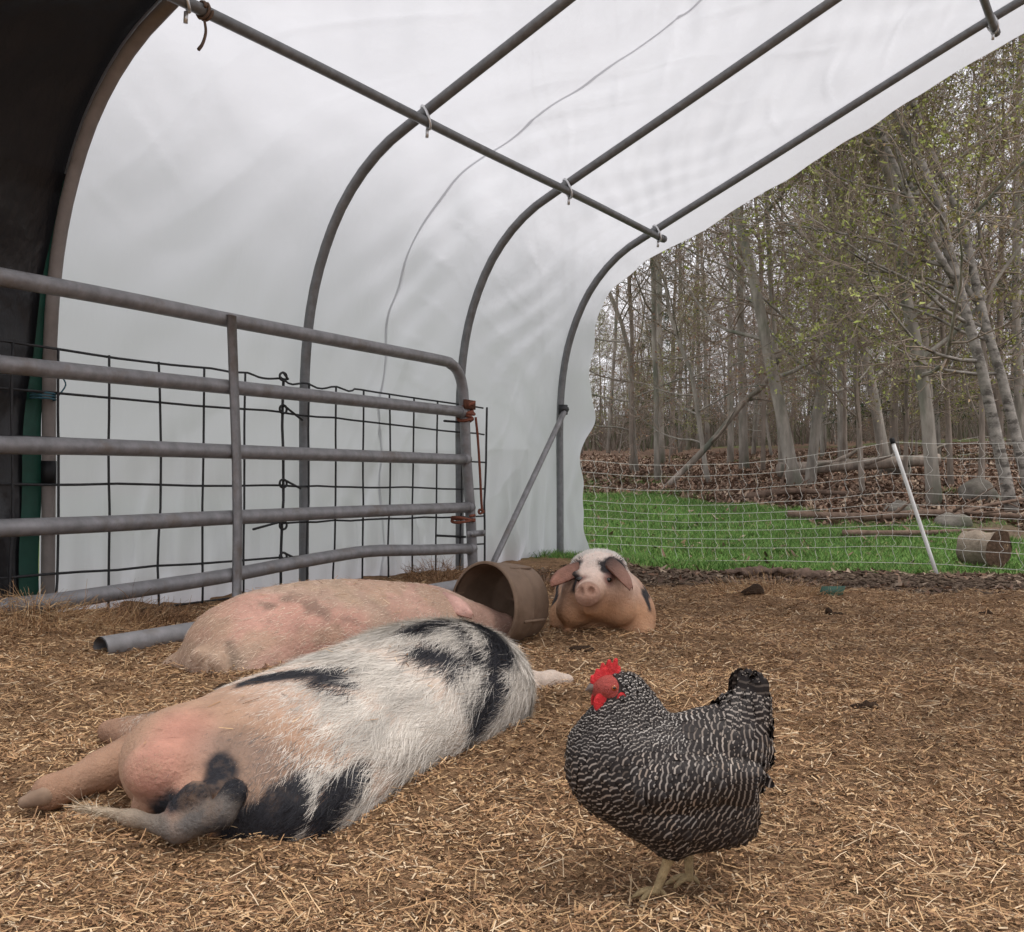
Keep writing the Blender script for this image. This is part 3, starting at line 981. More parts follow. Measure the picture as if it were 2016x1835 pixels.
def make_tree(name, seed, H, r0, lean, crook, bark, first=0.15, nb=22, blen=0.30, bang=(45, 80), leafcol=None, nleaf=2, leaf=0.045, n2=7, n3=5, n4=3, forks=0):
    r = np.random.default_rng(seed)
    m = 18
    h = np.linspace(0, 1, m)
    w = np.cumsum(r.normal(size=(m, 2)) * crook, axis=0)
    P = np.stack([lean[0] * h + w[:, 0] * h, lean[1] * h + w[:, 1] * h, H * h - 0.25], -1)[None]
    flare = 1 + 0.28 * np.exp(-h * H / 0.35)
    R = (r0 * (1 - 0.82 * h) * flare)[None]
    Ps, Rs = [P], [R]
    if forks:
        f, fr = shoots(P, R, forks, 0.12, 0.4, lambda t, n: H * 0.62 * r.uniform(.8, 1, n), (14, 26), 0.10, 0.06, 14, 0.72, 0.03, r, 0.15)
        Ps.append(f)
        Rs.append(fr)
    parts = [tubes(P, R, 10)] + [tubes(a, b, 8) for a, b in zip(Ps[1:], Rs[1:])]
    limbs, lr = shoots(P, R, nb, first, 0.97, lambda t, n: H * blen * (1.1 - 0.75 * t) * r.uniform(.6, 1.15, n), bang, 0.05, 0.13, 9, 0.42, 0.012, r, 0.2)
    if forks:
        l2, r2 = shoots(f, fr, nb // 2, 0.2, 0.97, lambda t, n: H * blen * 0.7 * (1.1 - 0.7 * t) * r.uniform(.6, 1.1, n), bang, 0.06, 0.13, 9, 0.45, 0.012, r, 0.2)
        limbs, lr = np.concatenate([limbs, l2]), np.concatenate([lr, r2])
    parts.append(tubes(limbs, lr, 5, caps=False))
    bl = np.linalg.norm(limbs[:, -1] - limbs[:, 0], axis=1)
    b2, br2 = shoots(limbs, lr, n2, 0.18, 0.98, lambda t, n: np.repeat(bl, n2) * r.uniform(.22, .5, n), (30, 65), 0.05, 0.16, 6, 0.6, 0.007, r, 0.3)
    b3, br3 = shoots(b2, br2, n3, 0.15, 1.0, lambda t, n: r.uniform(.25, .75, n), (25, 60), 0.05, 0.2, 4, 0.65, 0.0045, r, 0.5)
    tw = [tubes(b2, br2, 4, caps=False), tubes(b3, br3, 3, caps=False)]
    tips = b3
    if n4:
        b4, br4 = shoots(b3, br3, n4, 0.2, 1.0, lambda t, n: r.uniform(.12, .35, n), (25, 60), 0.05, 0.2, 3, 0.8, 0.0035, r, 0.7)
        tw.append(tubes(b4, br4, 3, caps=False))
        tips = b4
    t = bpy.data.objects.new(name, None)
    C.link(t)
    mesh_np('trunk', *parts[0], bark, t, smooth=True)
    mesh_np('limbs', *merge(*parts[1:]), bark, t, smooth=True)['kind'] = 'stuff'
    mesh_np('branches', *merge(*tw), 'twig', t, smooth=True)['kind'] = 'stuff'
    if leafcol is not None:
        n = int(len(tips) * nleaf)
        k = r.integers(0, len(tips), n)
        j = r.integers(1, tips.shape[1], n)
        c = tips[k, j] + r.normal(size=(n, 3)) * 0.03
        d, s = unit(r.normal(size=(n, 3))), unit(r.normal(size=(n, 3)))
        L = leaf * r.uniform(.5, 1.4, n)
        V, Q = ribbons(c, d, s, L, L * 0.8, r.normal(size=(n, 3)) * 0.01, 1, 0.5)
        pal = np.array(leafcol)
        cc = pal[r.integers(0, len(pal), n)] * r.uniform(.7, 1.25, (n, 1))
        mesh_np('foliage', V, Q, 'bud_russet', t, col=np.repeat(cc, 4, 0))['kind'] = 'stuff'
    return t


def make_conifer(name, seed, H, r0):
    r = np.random.default_rng(seed)
    h = np.linspace(0, 1, 14)
    P = np.stack([0.1 * np.sin(h * 4), 0.1 * np.cos(h * 3), H * h - 0.2], -1)[None]
    R = (r0 * (1 - 0.93 * h))[None]
    limbs, lr = shoots(P, R, 120, 0.13, 0.99, lambda t, n: (0.35 + 2.3 * (1 - t)) * r.uniform(.6, 1.1, n), (75, 100), -0.03, 0.06, 7, 0.22, 0.008, r, 0.3)
    b2, br2 = shoots(limbs, lr, 9, 0.2, 1.0, lambda t, n: r.uniform(.2, .6, n), (35, 65), -0.03, 0.06, 3, 0.5, 0.004, r, 0.5)
    t = bpy.data.objects.new(name, None)
    C.link(t)
    mesh_np('trunk', *tubes(P, R, 9), 'bark_brown', t, smooth=True)
    mesh_np('limbs', *tubes(limbs, lr, 4, caps=False), 'bark_brown', t, smooth=True)['kind'] = 'stuff'
    n = len(b2) * 14
    k = np.repeat(np.arange(len(b2)), 14)
    p, T, _ = interp_path(b2, br2, k, r.random(n))
    d = unit(T * 0.7 + r.normal(size=(n, 3)) * 0.5 - np.array([0, 0, 0.25]))
    V, Q = ribbons(p, d, unit(np.cross(d, r.normal(size=(n, 3)))), r.uniform(.06, .13, n), np.full(n, 0.014), r.normal(size=(n, 3)) * 0.01, 1, 0.4)
    cc = np.array([[.022, .045, .018], [.035, .062, .022], [.05, .075, .03]])[r.integers(0, 3, n)] * r.uniform(.7, 1.2, (n, 1))
    mesh_np('foliage', V, Q, 'needle', t, col=np.repeat(cc, 4, 0))['kind'] = 'stuff'
    return t


RUSSET = [(.32, .18, .12), (.38, .24, .16), (.27, .15, .10), (.33, .26, .14)]
OLIVE = [(.30, .28, .11), (.36, .33, .14), (.27, .24, .11), (.32, .23, .13)]
LIME = [(.29, .33, .09), (.36, .39, .13), (.26, .25, .10)]
P_ = {}
P_['leanL'] = make_tree('broadleaf_tree', 1, 13, 0.11, (-2.6, 0.5), 0.16, 'bark_grey', 0.14, 26, 0.30, (50, 85), RUSSET, 2.2, leaf=.034, n2=8, n3=5, n4=2)
P_['straight'] = make_tree('broadleaf_tree', 2, 17, 0.095, (-0.5, 0.3), 0.12, 'bark_grey', 0.2, 24, 0.2, (45, 80), OLIVE, 1.6, leaf=.04, n2=5, n3=3, n4=1)
P_['sweep'] = make_tree('broadleaf_tree', 3, 13, 0.095, (-1.5, 0.2), 0.15, 'bark_grey', 0.13, 26, 0.36, (55, 90), OLIVE, 3.4, leaf=.034, n2=7, forks=1)
P_['birch'] = make_tree('birch_tree', 4, 12, 0.078, (-2.2, 0.0), 0.14, 'bark_birch', 0.16, 22, 0.28, (40, 80), LIME, 4.2, leaf=0.038, n2=8, forks=1)
P_['young'] = make_tree('broadleaf_tree', 5, 9, 0.045, (-0.5, 0.2), 0.14, 'bark_brown', 0.12, 22, 0.28, (40, 75), LIME, 4.5, leaf=.038, n2=6, n3=4)
P_['slim1'] = make_tree('slender_tree', 6, 17, 0.052, (0.4, 0.2), 0.12, 'bark_brown', 0.2, 22, 0.18, (40, 80), RUSSET, 1.3, leaf=.045, n2=5, n3=3, n4=1)
P_['slim2'] = make_tree('slender_tree', 7, 19, 0.068, (-0.9, 0.3), 0.15, 'bark_grey', 0.2, 22, 0.17, (40, 80), OLIVE, 1.3, leaf=.045, n2=5, n3=3, n4=1)
P_['slim3'] = make_tree('slender_tree', 8, 15, 0.042, (0.9, 0.0), 0.13, 'bark_brown', 0.2, 20, 0.2, (40, 80), OLIVE, 1.4, leaf=.045, n2=5, n3=3, n4=1)
P_['brushy'] = make_tree('broadleaf_tree', 9, 10, 0.05, (-1.3, 0.2), 0.2, 'bark_grey', 0.10, 30, 0.36, (50, 90), RUSSET, 2.0, leaf=.034, n2=8, n3=5, n4=2)
P_['conifer'] = make_conifer('conifer_tree', 10, 11, 0.12)


def plant(kind, u, d, rotz, sc_, label, cat='tree', group=None):
    x = (u - 1008) / F_PX * d
    return copy_tree(P_[kind], (x, d, float(G(x, d))), rotz, sc_ if isinstance(sc_, tuple) else (sc_,) * 3, label, cat, group)


near = [('straight', 1466, 21.5, 0.3, 1.0, 'straight grey tree standing left of the leaning pair beyond the lawn'),
        ('leanL', 1572, 17.0, 0.0, 1.0, 'thick grey tree leaning left at the far edge of the lawn'),
        ('sweep', 1592, 17.6, 2.6, 0.95, 'grey tree close behind the thick leaning tree'),
        ('sweep', 1842, 14.0, 0.1, 1.0, 'grey tree with low branches sweeping left, behind the white fence post'),
        ('birch', 1998, 13.0, 0.05, 1.0, 'pale mottled birch leaning left at the right edge'),
        ('birch', 2040, 13.5, -0.5, 0.95, 'pale birch partly cut off by the right edge'),
        ('slim1', 1872, 16.5, 1.0, 0.85, 'slim dark tree between the sweeping tree and the birch'),
        ('young', 1700, 15.2, 0.4, 0.9, 'thin young tree left of the sweeping grey tree'),
        ('young', 1780, 16.8, 2.0, 0.8, 'thin sapling just left of the sweeping grey tree'),
        ('brushy', 1400, 18.5, 0.2, 0.95, 'brushy russet-budded tree near the tunnel mouth'),
        ('brushy', 1255, 21.0, 1.2, 1.1, 'brushy tree seen closest to the plastic edge'),
        ('young', 1930, 14.6, 4.0, 1.0, 'young lime-leaved tree beside the leaning birch'),
        ('slim3', 1660, 19.5, 0.6, 1.0, 'slender tree right of the leaning pair'),
        ('leanL', 1750, 20.5, 0.4, 1.0, 'grey tree leaning left deeper behind the fence post'),
        ('conifer', 1760, 25.0, 0.0, 0.9, 'dark green conifer behind the fence post'),
        ('conifer', 1975, 23.0, 1.0, 0.9, 'dark green conifer behind the birches'),
        ('conifer', 1330, 33.0, 2.0, 0.8, 'small dark conifer far back near the tunnel mouth'),
        ('conifer', 1610, 36.0, 3.0, 0.9, 'dark conifer far back behind the leaning tree')]
for a in near:
    plant(*a)
rt = np.random.default_rng(5)
kinds = ['slim1', 'slim2', 'slim3', 'straight', 'brushy', 'slim2', 'slim1']
spots = []
while len(spots) < 78:
    d = 19.5 + 30 * rt.random()
    u = rt.uniform(1080, 2180)
    x = (u - 1008) / F_PX * d
    if all((x - a) ** 2 + (d - b) ** 2 > 1.0 for a, b in spots):
        spots.append((x, d))
while len(spots) < 140:
    d = rt.uniform(44, 64)
    x = (rt.uniform(1080, 2180) - 1008) / F_PX * d
    spots.append((x, d))
txt = {'slim1': 'slender brown trunk deep in the wood', 'slim2': 'tall grey trunk deep in the wood',
       'slim3': 'thin brown tree with olive buds deep in the wood', 'straight': 'broad straight grey tree deep in the wood',
       'brushy': 'brushy russet-budded tree deep in the wood'}


def where(x, d):
    u = 1008 + x / d * F_PX
    for lim, w in ((1300, ', nearest the plastic'), (1440, ', left of the straight grey tree'), (1620, ', behind the leaning pair'), (1740, ', right of the leaning pair'), (1850, ', behind the white fence post'), (1950, ', left of the birch')):
        if u < lim:
            return w
    return ', at the right edge'


for k, (x, d) in enumerate(spots):
    kd = kinds[k % len(kinds)]
    s_ = rt.uniform(0.8, 1.15)
    kd = kd if d < 44 else ('slim1', 'slim2', 'slim3')[k % 3]
    copy_tree(P_[kd], (x, d, float(G(x, d))), rt.uniform(0, 6.28), (s_, s_, s_ * (rt.uniform(.9, 1.1) if d < 44 else rt.uniform(.45, .65))), txt[kd] + where(x, d), 'tree', 'trees deep in the bare spring wood')
sap = 0
while sap < 40:
    d = rt.uniform(23, 50)
    u = rt.uniform(1090, 2150)
    x = (u - 1008) / F_PX * d
    s_ = rt.uniform(0.35, 0.65)
    copy_tree(P_['young' if sap % 3 else 'brushy'], (x, d, float(G(x, d))), rt.uniform(0, 6.28), (s_,) * 3, 'low brushy sapling in the undergrowth' + where(x, d), 'sapling', 'saplings in the undergrowth')
    sap += 1
for k, (u, d) in enumerate([(1180, 50), (1290, 47), (1400, 52), (1500, 48), (1690, 50), (1840, 47), (1900, 52), (2080, 46), (1120, 44)]):
    plant('conifer', u, d, k * 1.3, 0.62 + .04 * (k % 4), 'small far conifer at the back of the wood' + where((u - 1008) / F_PX * d, d), 'tree', 'far conifers')
for k in P_:
    for ch in list(P_[k].children):
        bpy.data.objects.remove(ch)
    bpy.data.objects.remove(P_[k])


# brush at the back of the wood, too thick to tell apart
n = 15000
y = rt.uniform(38, 66, n)
x = y * rt.uniform(.02, .58, n)
k = rt.random(n) < .45 + .55 * sstep(-.3, .3, vnoise(np.stack([x, y], -1) * .25, 91))
x, y = x[k], y[k]
n = len(x)
L = rt.uniform(.6, 3.6, n) * rt.uniform(.4, 1, n)
d = unit(np.stack([rt.normal(size=n) * .28, rt.normal(size=n) * .2, np.ones(n)], -1))
sv_ = np.tile([1.0, 0, 0], (n, 1))
V, Q = ribbons(np.stack([x, y, G(x, y) - .05], -1), d, sv_, L, rt.uniform(.015, .05, n), rt.normal(size=(n, 3)) * .25, 2, .3)
cc = np.array([(.20, .165, .135), (.16, .135, .11), (.13, .14, .085), (.24, .20, .17)])[rt.integers(0, 4, n)]
tag(mesh_np('undergrowth', V, Q, 'leaf_litter', col=np.repeat(cc, 6, 0)), 'thick bare brush at the back of the wood', 'brush', kind='stuff')

# ------------------------------------------------------------------ fallen wood, rocks, log on the ground outside
def limb(name, label, pts, r0, r1, cat='branch', mat='dead_wood', side=True, seed=0):
    P = np.array([[p[0], p[1], float(G(p[0], p[1])) + p[2]] for p in pts])
    S = spline(P, 16)
    t = thing(name, label, cat, P[0])
    mesh_np('stem', *tubes(S, np.linspace(r0, r1, 16) * (1 + 0.15 * vnoise(np.stack([np.arange(16) * .7, np.full(16, seed * 1.7)], -1), 3)), 8), mat, t, P[0], smooth=True)
    if side:
        r = np.random.default_rng(seed)
        b, br = shoots(S[None], np.linspace(r0, r1, 16)[None], 6, 0.2, 0.95, lambda t, n: r.uniform(.3, .9, n), (25, 60), 0.03, 0.12, 5, 0.5, 0.006, r)
        for k in range(len(b)):
            mesh_np('side_branch', *tubes(b[k], br[k], 5), mat, t, P[0], smooth=True)
    return t


limb('fallen_branch', 'long dark fallen branch at the far edge of the lawn', [(3.35, 12.6, .05), (4.2, 12.3, .08), (5.2, 12.5, .06), (6.3, 12.2, .05)], .06, .03, seed=1)
limb('fallen_branch', 'pale fallen branch below the leaning trees', [(3.4, 14.9, .06), (4.1, 15.2, .10), (4.9, 15.0, .08)], .055, .035, seed=2)
limb('fallen_log', 'fallen trunk on the slope behind the lawn', [(4.7, 18.2, .25), (6.1, 18.6, .3), (7.6, 18.4, .28)], .13, .10, 'log', 'bark_brown', seed=3)
limb('fallen_branch', 'thin pale branch leaning on the slope near the birch', [(5.0, 12.2, .03), (5.7, 12.6, .14), (6.4, 12.9, .22)], .03, .018, seed=4)
limb('fallen_branch', 'broken branch lying across leaves behind the log', [(3.6, 11.3, .04), (4.4, 11.2, .06), (5.4, 11.5, .05)], .04, .02, seed=5)
limb('dead_tree', 'dead crooked trunk leaning up to the right before the wood', [(2.6, 17.6, .0), (3.3, 17.6, .7), (4.0, 17.7, 1.5), (4.3, 17.7, 1.75), (4.62, 17.7, 2.3)], .055, .045, 'tree', 'bark_brown', True, 6)


for k, (u, d, w, h_, lab) in enumerate([(1935, 14.6, .30, .20, 'rounded grey boulder on the slope left of the birch'),
                                        (1772, 13.0, .22, .12, 'flat tilted rock left of the sweeping tree foot'),
                                        (1878, 12.0, .20, .10, 'pale flat stone on the leaves beyond the log'),
                                        (1760, 19.0, .3, .2, 'grey rock far back on the slope')]):
    x = (u - 1008) / F_PX * d
    o = np.array([x, d, float(G(x, d))])
    blob(lambda P: ell(P, o + [0, 0, h_ * .3], (w, w * .7, h_)), o - .7, o + .7, .035, 'rock', 'rock', lab, 'rock', o, k * 5, .10, 3.5)

# sawn log
lu = at(1937, 1080, 9.25)
lx, ly = lu[0], lu[1]
lo_ = np.array([lx, ly, float(G(lx, ly)) + 0.145])
log = thing('cut_log', 'short cut log lying on the grass behind the netting', 'log', lo_)
la = unit(np.array([-0.42, 0.9, 0.0]))
t = np.linspace(-0.17, 0.17, 8)
V, F = tubes(lo_ + np.outer(t, la), 0.165 * np.ones(8), 22, caps=False)
V = V + unit(V - lo_ - np.outer((V - lo_) @ la, la)) * (0.028 * vnoise(V * 8, 4) + 0.014 * vnoise(V * 22, 5))[:, None]
mesh_np('bark', V, F, 'log_bark', log, lo_, smooth=True)
for sgn in (-1, 1):
    ring = V.reshape(8, 22, 3)[0 if sgn < 0 else -1]
    cc = ring.mean(0)
    rr = [cc + (ring - cc) * f + la * sgn * 0.012 * vnoise(ring * 14 + f * 3, 8)[:, None] for f in (1.0, .75, .5, .25)]
    W = np.concatenate([np.array(rr).reshape(-1, 3), [cc]])
    i = np.arange(88).reshape(4, 22)
    n_ = np.roll(i, -1, 1)
    Fq = np.stack([i[:-1], n_[:-1], n_[1:], i[1:]], -1).reshape(-1, 4)
    Ft = np.stack([i[3], n_[3], np.full(22, 88)], -1)
    mesh_np('cut_face', W, [Fq, Ft], 'log_end', log, lo_)

# slab of bark and a scrap of green plastic in the mud
c = at(1530, 1136, 8.35)
o = np.array([c[0], c[1], float(G(c[0], c[1])) + .03])
blob(lambda P: np.minimum(ell(P, o + [-.12, 0, .03], (.30, .05, .022)), ell(P, o + [.25, .05, -.01], (.2, .10, .05))), o - [.6, .3, .2], o + [.6, .3, .2], .012, 'dead_wood', 'wood_slab', 'rotten slab of wood lying in mud before the lawn', 'wood', o, 3, .035, 16)
c = at(1638, 1188, 6.3)
o = np.array([c[0], c[1], float(G(c[0], c[1])) + .02])
sc2 = thing('plastic_scrap', 'scrap of green plastic half buried in muck', 'scrap', o)
mesh_np('bent_sheet', *merge(box(o + [0, 0, .012], (.075, .01, 0), (0, .003, 0), (.012, .004, .03)), box(o + [-.01, .02, -.01], (.07, .012, 0), (-.004, .03, 0), (0, 0, .003))), 'green_scrap', sc2, o)


# ------------------------------------------------------------------ electric netting
def net(name, label, plan, n_str, top, bot, spacing, cord, mat, post_uv, post_lab):
    plan = np.array(plan, float)
    acc = np.concatenate([[0], np.cumsum(np.linalg.norm(np.diff(plan[:, :2], axis=0), axis=1))])
    o = np.array([plan[0, 0], plan[0, 1], float(G(plan[0, 0], plan[0, 1]))])
    t = thing(name, label, 'fence', o)
    r = np.random.default_rng(3)
    tt = np.linspace(0, acc[-1], 70)
    xy = np.stack([np.interp(tt, acc, plan[:, 0]), np.interp(tt, acc, plan[:, 1])], -1)
    zt, zb = np.interp(tt, acc, plan[:, 2]), np.interp(tt, acc, plan[:, 3])
    lev = np.array([0, .122, .27, .42, .515, .60, .69, .78, .87, 1.0]) if n_str == 10 else np.linspace(0, 1, n_str)
    dirv = unit(np.gradient(xy, axis=0))
    lines = []
    for k, f in enumerate(lev):
        z = zt * (1 - f) + zb * f + 0.006 * vnoise(np.stack([tt * 2.5, np.full(70, k * 5.1)], -1), 7)
        P = np.stack([xy[:, 0], xy[:, 1], z], -1)
        lines.append(z)
        mesh_np('strand', *tubes(P, cord, 4), mat, t, o)
    lines = np.array(lines)
    sv = np.arange(0.05, acc[-1], spacing)
    for j, s in enumerate(sv):
        pts = []
        for k in range(len(lev)):
            z = np.interp(s, tt, lines[k])
            off = 0.0
            x, y = np.interp(s, acc, plan[:, 0]), np.interp(s, acc, plan[:, 1])
            pts.append((x, y, z))
            if k < len(lev) - 1:
                z2 = np.interp(s, tt, lines[k + 1])
                w = 0.028 * (z - z2) / 0.12 * (0.6 + r.random()) * (1 if (k + j) % 2 else 0.5)
                dx = np.array([np.interp(s, tt, dirv[:, 0]), np.interp(s, tt, dirv[:, 1])])
                pts.append((x + dx[0] * w * .3, y + dx[1] * w * .3, z * .62 + z2 * .38))
                pts.append((x + dx[0] * w, y + dx[1] * w, z * .25 + z2 * .75))
        P = spline(pts, len(pts) * 2)
        mesh_np('stay', *tubes(P, cord * 0.95, 4), mat, t, o)
    return t, o


def pl(u, d, vt, vb):
    a, b = at(u, vt, d), at(u, vb, d)
    return (a[0], a[1], a[2], b[2])


plan = [pl(1010, 10.75, 905, 1092), pl(1145, 10.2, 906, 1094), pl(1250, 10.0, 916, 1098), pl(1339, 9.8, 917, 1103), pl(1462, 9.45, 912, 1104), pl(1584, 9.1, 899, 1105),
        pl(1670, 8.85, 886, 1106), pl(1757, 8.6, 869, 1107), pl(1845, 8.45, 873, 1110), pl(2016, 8.1, 872, 1124), pl(2250, 7.7, 868, 1140)]
fence, fo = net('netting_fence', 'white electric netting fence strung across the tunnel mouth', plan, 10, 0, 0, 0.135, 0.0019, 'net_cord', None, None)
p0, p1 = at(1757, 868, 8.6), at(1848, 1142, 8.42)
post_ = mesh_np('post', *tubes(np.linspace(p0, p1, 6), 0.0165, 10), 'white_plastic', fence, fo, smooth=True)
mesh_np('post_clip', *tubes(np.linspace(p0 - (p1 - p0) * .02, p0 + (p1 - p0) * .02, 4), 0.021, 10), 'black_tape', post_, fo)
plan2 = [pl(1885, 19.0, 868, 925), pl(1935, 19.0, 858, 922), pl(1990, 19.0, 866, 925), pl(2060, 18.6, 870, 925)]
f2, fo2 = net('netting_fence', 'distant netting fence among the trees by the right edge', plan2, 7, 0, 0, 0.16, 0.002, 'net_cord', None, None)
pp = at(1935, 838, 19.0)
mesh_np('post', *tubes(np.linspace(pp, at(1930, 925, 19.0), 4), 0.02, 8), 'white_plastic', f2, fo2, smooth=True)


# ------------------------------------------------------------------ grass, leaf litter, clods
def scatter(n, x0, x1, y0, y1, power=0.0):
    r = rng.random((n, 2))
    y = y0 + (y1 - y0) * r[:, 1] if not power else y0 * (y1 / y0) ** r[:, 1]
    return x0 + (x1 - x0) * r[:, 0], y


def up_ribbons(x, y, L, W, tilt, nseg, z0=0.0, taper=.15):
    n = len(x)
    az = rng.random(n) * 2 * pi
    d = unit(np.stack([np.cos(az) * tilt, np.sin(az) * tilt, np.ones(n)], -1))
    a2 = rng.random(n) * 2 * pi
    s = np.stack([np.cos(a2), np.sin(a2), np.zeros(n)], -1)
    return ribbons(np.stack([x, y, G(x, y) + z0], -1), d, s, L, W, np.stack([np.cos(az), np.sin(az), -np.ones(n) * .5], -1) * (L * rng.uniform(.1, .6, n))[:, None], nseg, taper)


x, y = scatter(260000, 0, 7.5, 8.2, 19, 1)
k = (x < y * .56) & (x > y * .02 - .1) & (masks(x, y)[0] > rng.random(len(x)) * .9 + .1)
x, y = x[k], y[k]
n = len(x)
V, Q = up_ribbons(x, y, rng.uniform(.03, .085, n), rng.uniform(.005, .011, n), rng.uniform(0, .7, n), 2)
pal = np.array([(.10, .205, .045), (.135, .26, .058), (.165, .28, .07), (.075, .165, .04), (.25, .25, .11)])
cc = pal[np.minimum(rng.integers(0, 5, n), rng.integers(0, 6, n) + 1)  % 5] * (1 + .25 * vnoise(np.stack([x, y], -1) * 1.5, 61))[:, None]
tag(mesh_np('grass', V, Q, 'grass', col=np.repeat(cc, 6, 0)), 'bright green lawn grass beyond the netting', 'grass', kind='stuff')


def leaves(n, x0, x1, y0, y1, keep, size, name, label):
    x, y = scatter(n, x0, x1, y0, y1, 1)
    k = keep(x, y)
    x, y = x[k], y[k]
    n = len(x)
    az = rng.random(n) * 2 * pi
    d = unit(np.stack([np.cos(az), np.sin(az), rng.normal(size=n) * .35], -1))
    s = unit(np.cross(d, np.stack([rng.normal(size=n) * .4, rng.normal(size=n) * .4, np.ones(n)], -1)))
    L = size * rng.uniform(.6, 1.4, n)
    V, Q = ribbons(np.stack([x, y, G(x, y) + .008 + rng.random(n) * .015], -1), d, s, L, L * rng.uniform(.5, .8, n), rng.normal(size=(n, 3)) * (L * .35)[:, None] * [.2, .2, 1], 2, .3)
    pal = np.array([(.21, .135, .095), (.28, .195, .14), (.15, .095, .068), (.34, .26, .19), (.11, .072, .053), (.23, .135, .09)])
    cc = pal[rng.integers(0, 6, n)] * rng.uniform(.7, 1.2, (n, 1))
    return tag(mesh_np(name, V, Q, 'leaf_litter', col=np.repeat(cc, 6, 0)), label, 'leaves', kind='stuff')


leaves(150000, -0.5, 17, 10.5, 32, lambda x, y: (masks(x, y)[2] > .3) & (x < y * .58) & (x > y * .02) & (masks(x, y)[0] < .6), .07, 'leaf_litter', 'russet dead leaves covering the woodland floor')
leaves(3500, 0.2, 5.2, 6.4, 9.6, lambda x, y: (masks(x, y)[1] < .5) & (masks(x, y)[0] < .5) & (x < y * .56) & (vnoise(np.stack([x, y], -1) * 1.6, 71) > -.05), .042, 'scattered_leaves', 'dead leaves scattered over the mud before the lawn')
leaves(1300, 0.5, 5.5, 9.2, 16, lambda x, y: (masks(x, y)[0] > .4) & (x < y * .56), .06, 'fallen_leaves', 'tan dead leaves scattered on the lawn grass')

x, y = scatter(9000, -0.2, 5.2, 5.4, 10, 1)
g_, b_, _ = masks(x, y)
k = (b_ < .8) & (g_ < .3) & (x < y * .56)
x, y = x[k], y[k]
n = len(x)
ico = np.array([[1, 0, 0], [-1, 0, 0], [0, 1, 0], [0, -1, 0], [0, 0, 1], [0, 0, -1.]])
icf = np.array([[0, 2, 4], [2, 1, 4], [1, 3, 4], [3, 0, 4], [2, 0, 5], [1, 2, 5], [3, 1, 5], [0, 3, 5]])
sz = rng.uniform(.008, .03, (n, 1, 1)) * rng.uniform(.5, 1.3, (n, 1, 3)) * np.array([1.3, 1.1, .6])
V = np.stack([x, y, G(x, y) + .003], -1)[:, None] + ico * sz + rng.normal(size=(n, 6, 3)) * .3 * sz
Fi = (icf[None] + 6 * np.arange(n)[:, None, None]).reshape(-1, 3)
cc = np.array([(.12, .085, .062), (.17, .125, .09), (.08, .055, .04)])[rng.integers(0, 3, n)]
tag(mesh_np('soil_clods', V, Fi, 'soil_clod', col=np.repeat(cc, 6, 0)), 'dark crumbled clods of trodden mud', 'mud', kind='stuff')

# ------------------------------------------------------------------ pigs
def frame(az):
    f = np.array([sin(az), cos(az), 0.0])
    return f, np.array([cos(az), -sin(az), 0.0])


def local(P, o, f, e):
    p = P - o
    return np.stack([p @ f, p @ e, p[:, 2]], -1).astype(np.float32)


def near_path(P, pts):
    """Distance from points P to a polyline pts (k, 4: x y z radius), less its radius."""
    pts = np.asarray(pts, float)
    best = np.full(len(P), 9.0)
    if len(pts) == 1:
        return np.linalg.norm(P - pts[0, :3], axis=1) - pts[0, 3]
    for a, b in zip(pts[:-1], pts[1:]):
        ab = b[:3] - a[:3]
        t = np.clip(((P - a[:3]) @ ab) / (ab @ ab + 1e-9), 0, 1)
        best = np.minimum(best, np.linalg.norm(P - a[:3] - t[:, None] * ab, axis=1) - (a[3] + (b[3] - a[3]) * t))
    return best


def patch_mask(P, paths, soft=0.012, jag=0.02):
    d = np.full(len(P), 9.0)
    for p in paths:
        d = np.minimum(d, near_path(P, p))
    return sstep(soft, -soft, d + jag * vnoise(P * 22, 9) + jag * .5 * vnoise(P * 60, 10))


def fur(V, Q, N, n, flow, length, width, lift, colour, weight=None, gravity=0.0, curl=0.15):
    P, n_ = sample_faces(V, Q, N, n, weight)
    D = flow(P)
    D = D + rng.normal(size=D.shape) * curl
    D = unit(D - n_ * np.sum(D * n_, -1, keepdims=True))
    L = length(P) * rng.uniform(.6, 1.25, n)
    S = np.cross(D, n_)
    S = unit(S + n_ * rng.normal(size=(n, 1)) * .35)
    D2 = unit(D + n_ * lift * rng.uniform(.3, 1.5, (n, 1)))
    bend = D * 0 - n_ * (L * lift * .8)[:, None] + S * (L * rng.normal(size=n) * .18)[:, None] - np.array([0, 0, 1.0]) * (gravity * L)[:, None]
    VV, QQ = ribbons(P - n_ * .001, D2, S, L, width(P) * rng.uniform(.7, 1.3, n), bend, 2, .12)
    c = colour(P, n)
    return VV, QQ, np.repeat(c, 6, 0)


# --- spotted pig asleep on its side, rump towards the camera
f1, e1 = frame(math.atan2(.63, .777))
o1 = np.array([-0.62, 2.42, 0.0])
L1 = lambda f, e, z: o1 + f1 * f + e1 * e + np.array([0, 0, z])
leg_h = [at(290, 1495, 2.42), at(200, 1518, 2.34), at(135, 1546, 2.28), at(98, 1560, 2.25)]
leg_h2 = [at(300, 1450, 2.62), at(216, 1440, 2.66)]
fore = [L1(.78, .05, .06), at(1040, 1345, 3.12), at(1085, 1339, 3.22), at(1118, 1340, 3.27)]
RZ = lambda a: np.array([[cos(a), sin(a), 0], [-sin(a), cos(a), 0], [0, 0, 1]], np.float32)


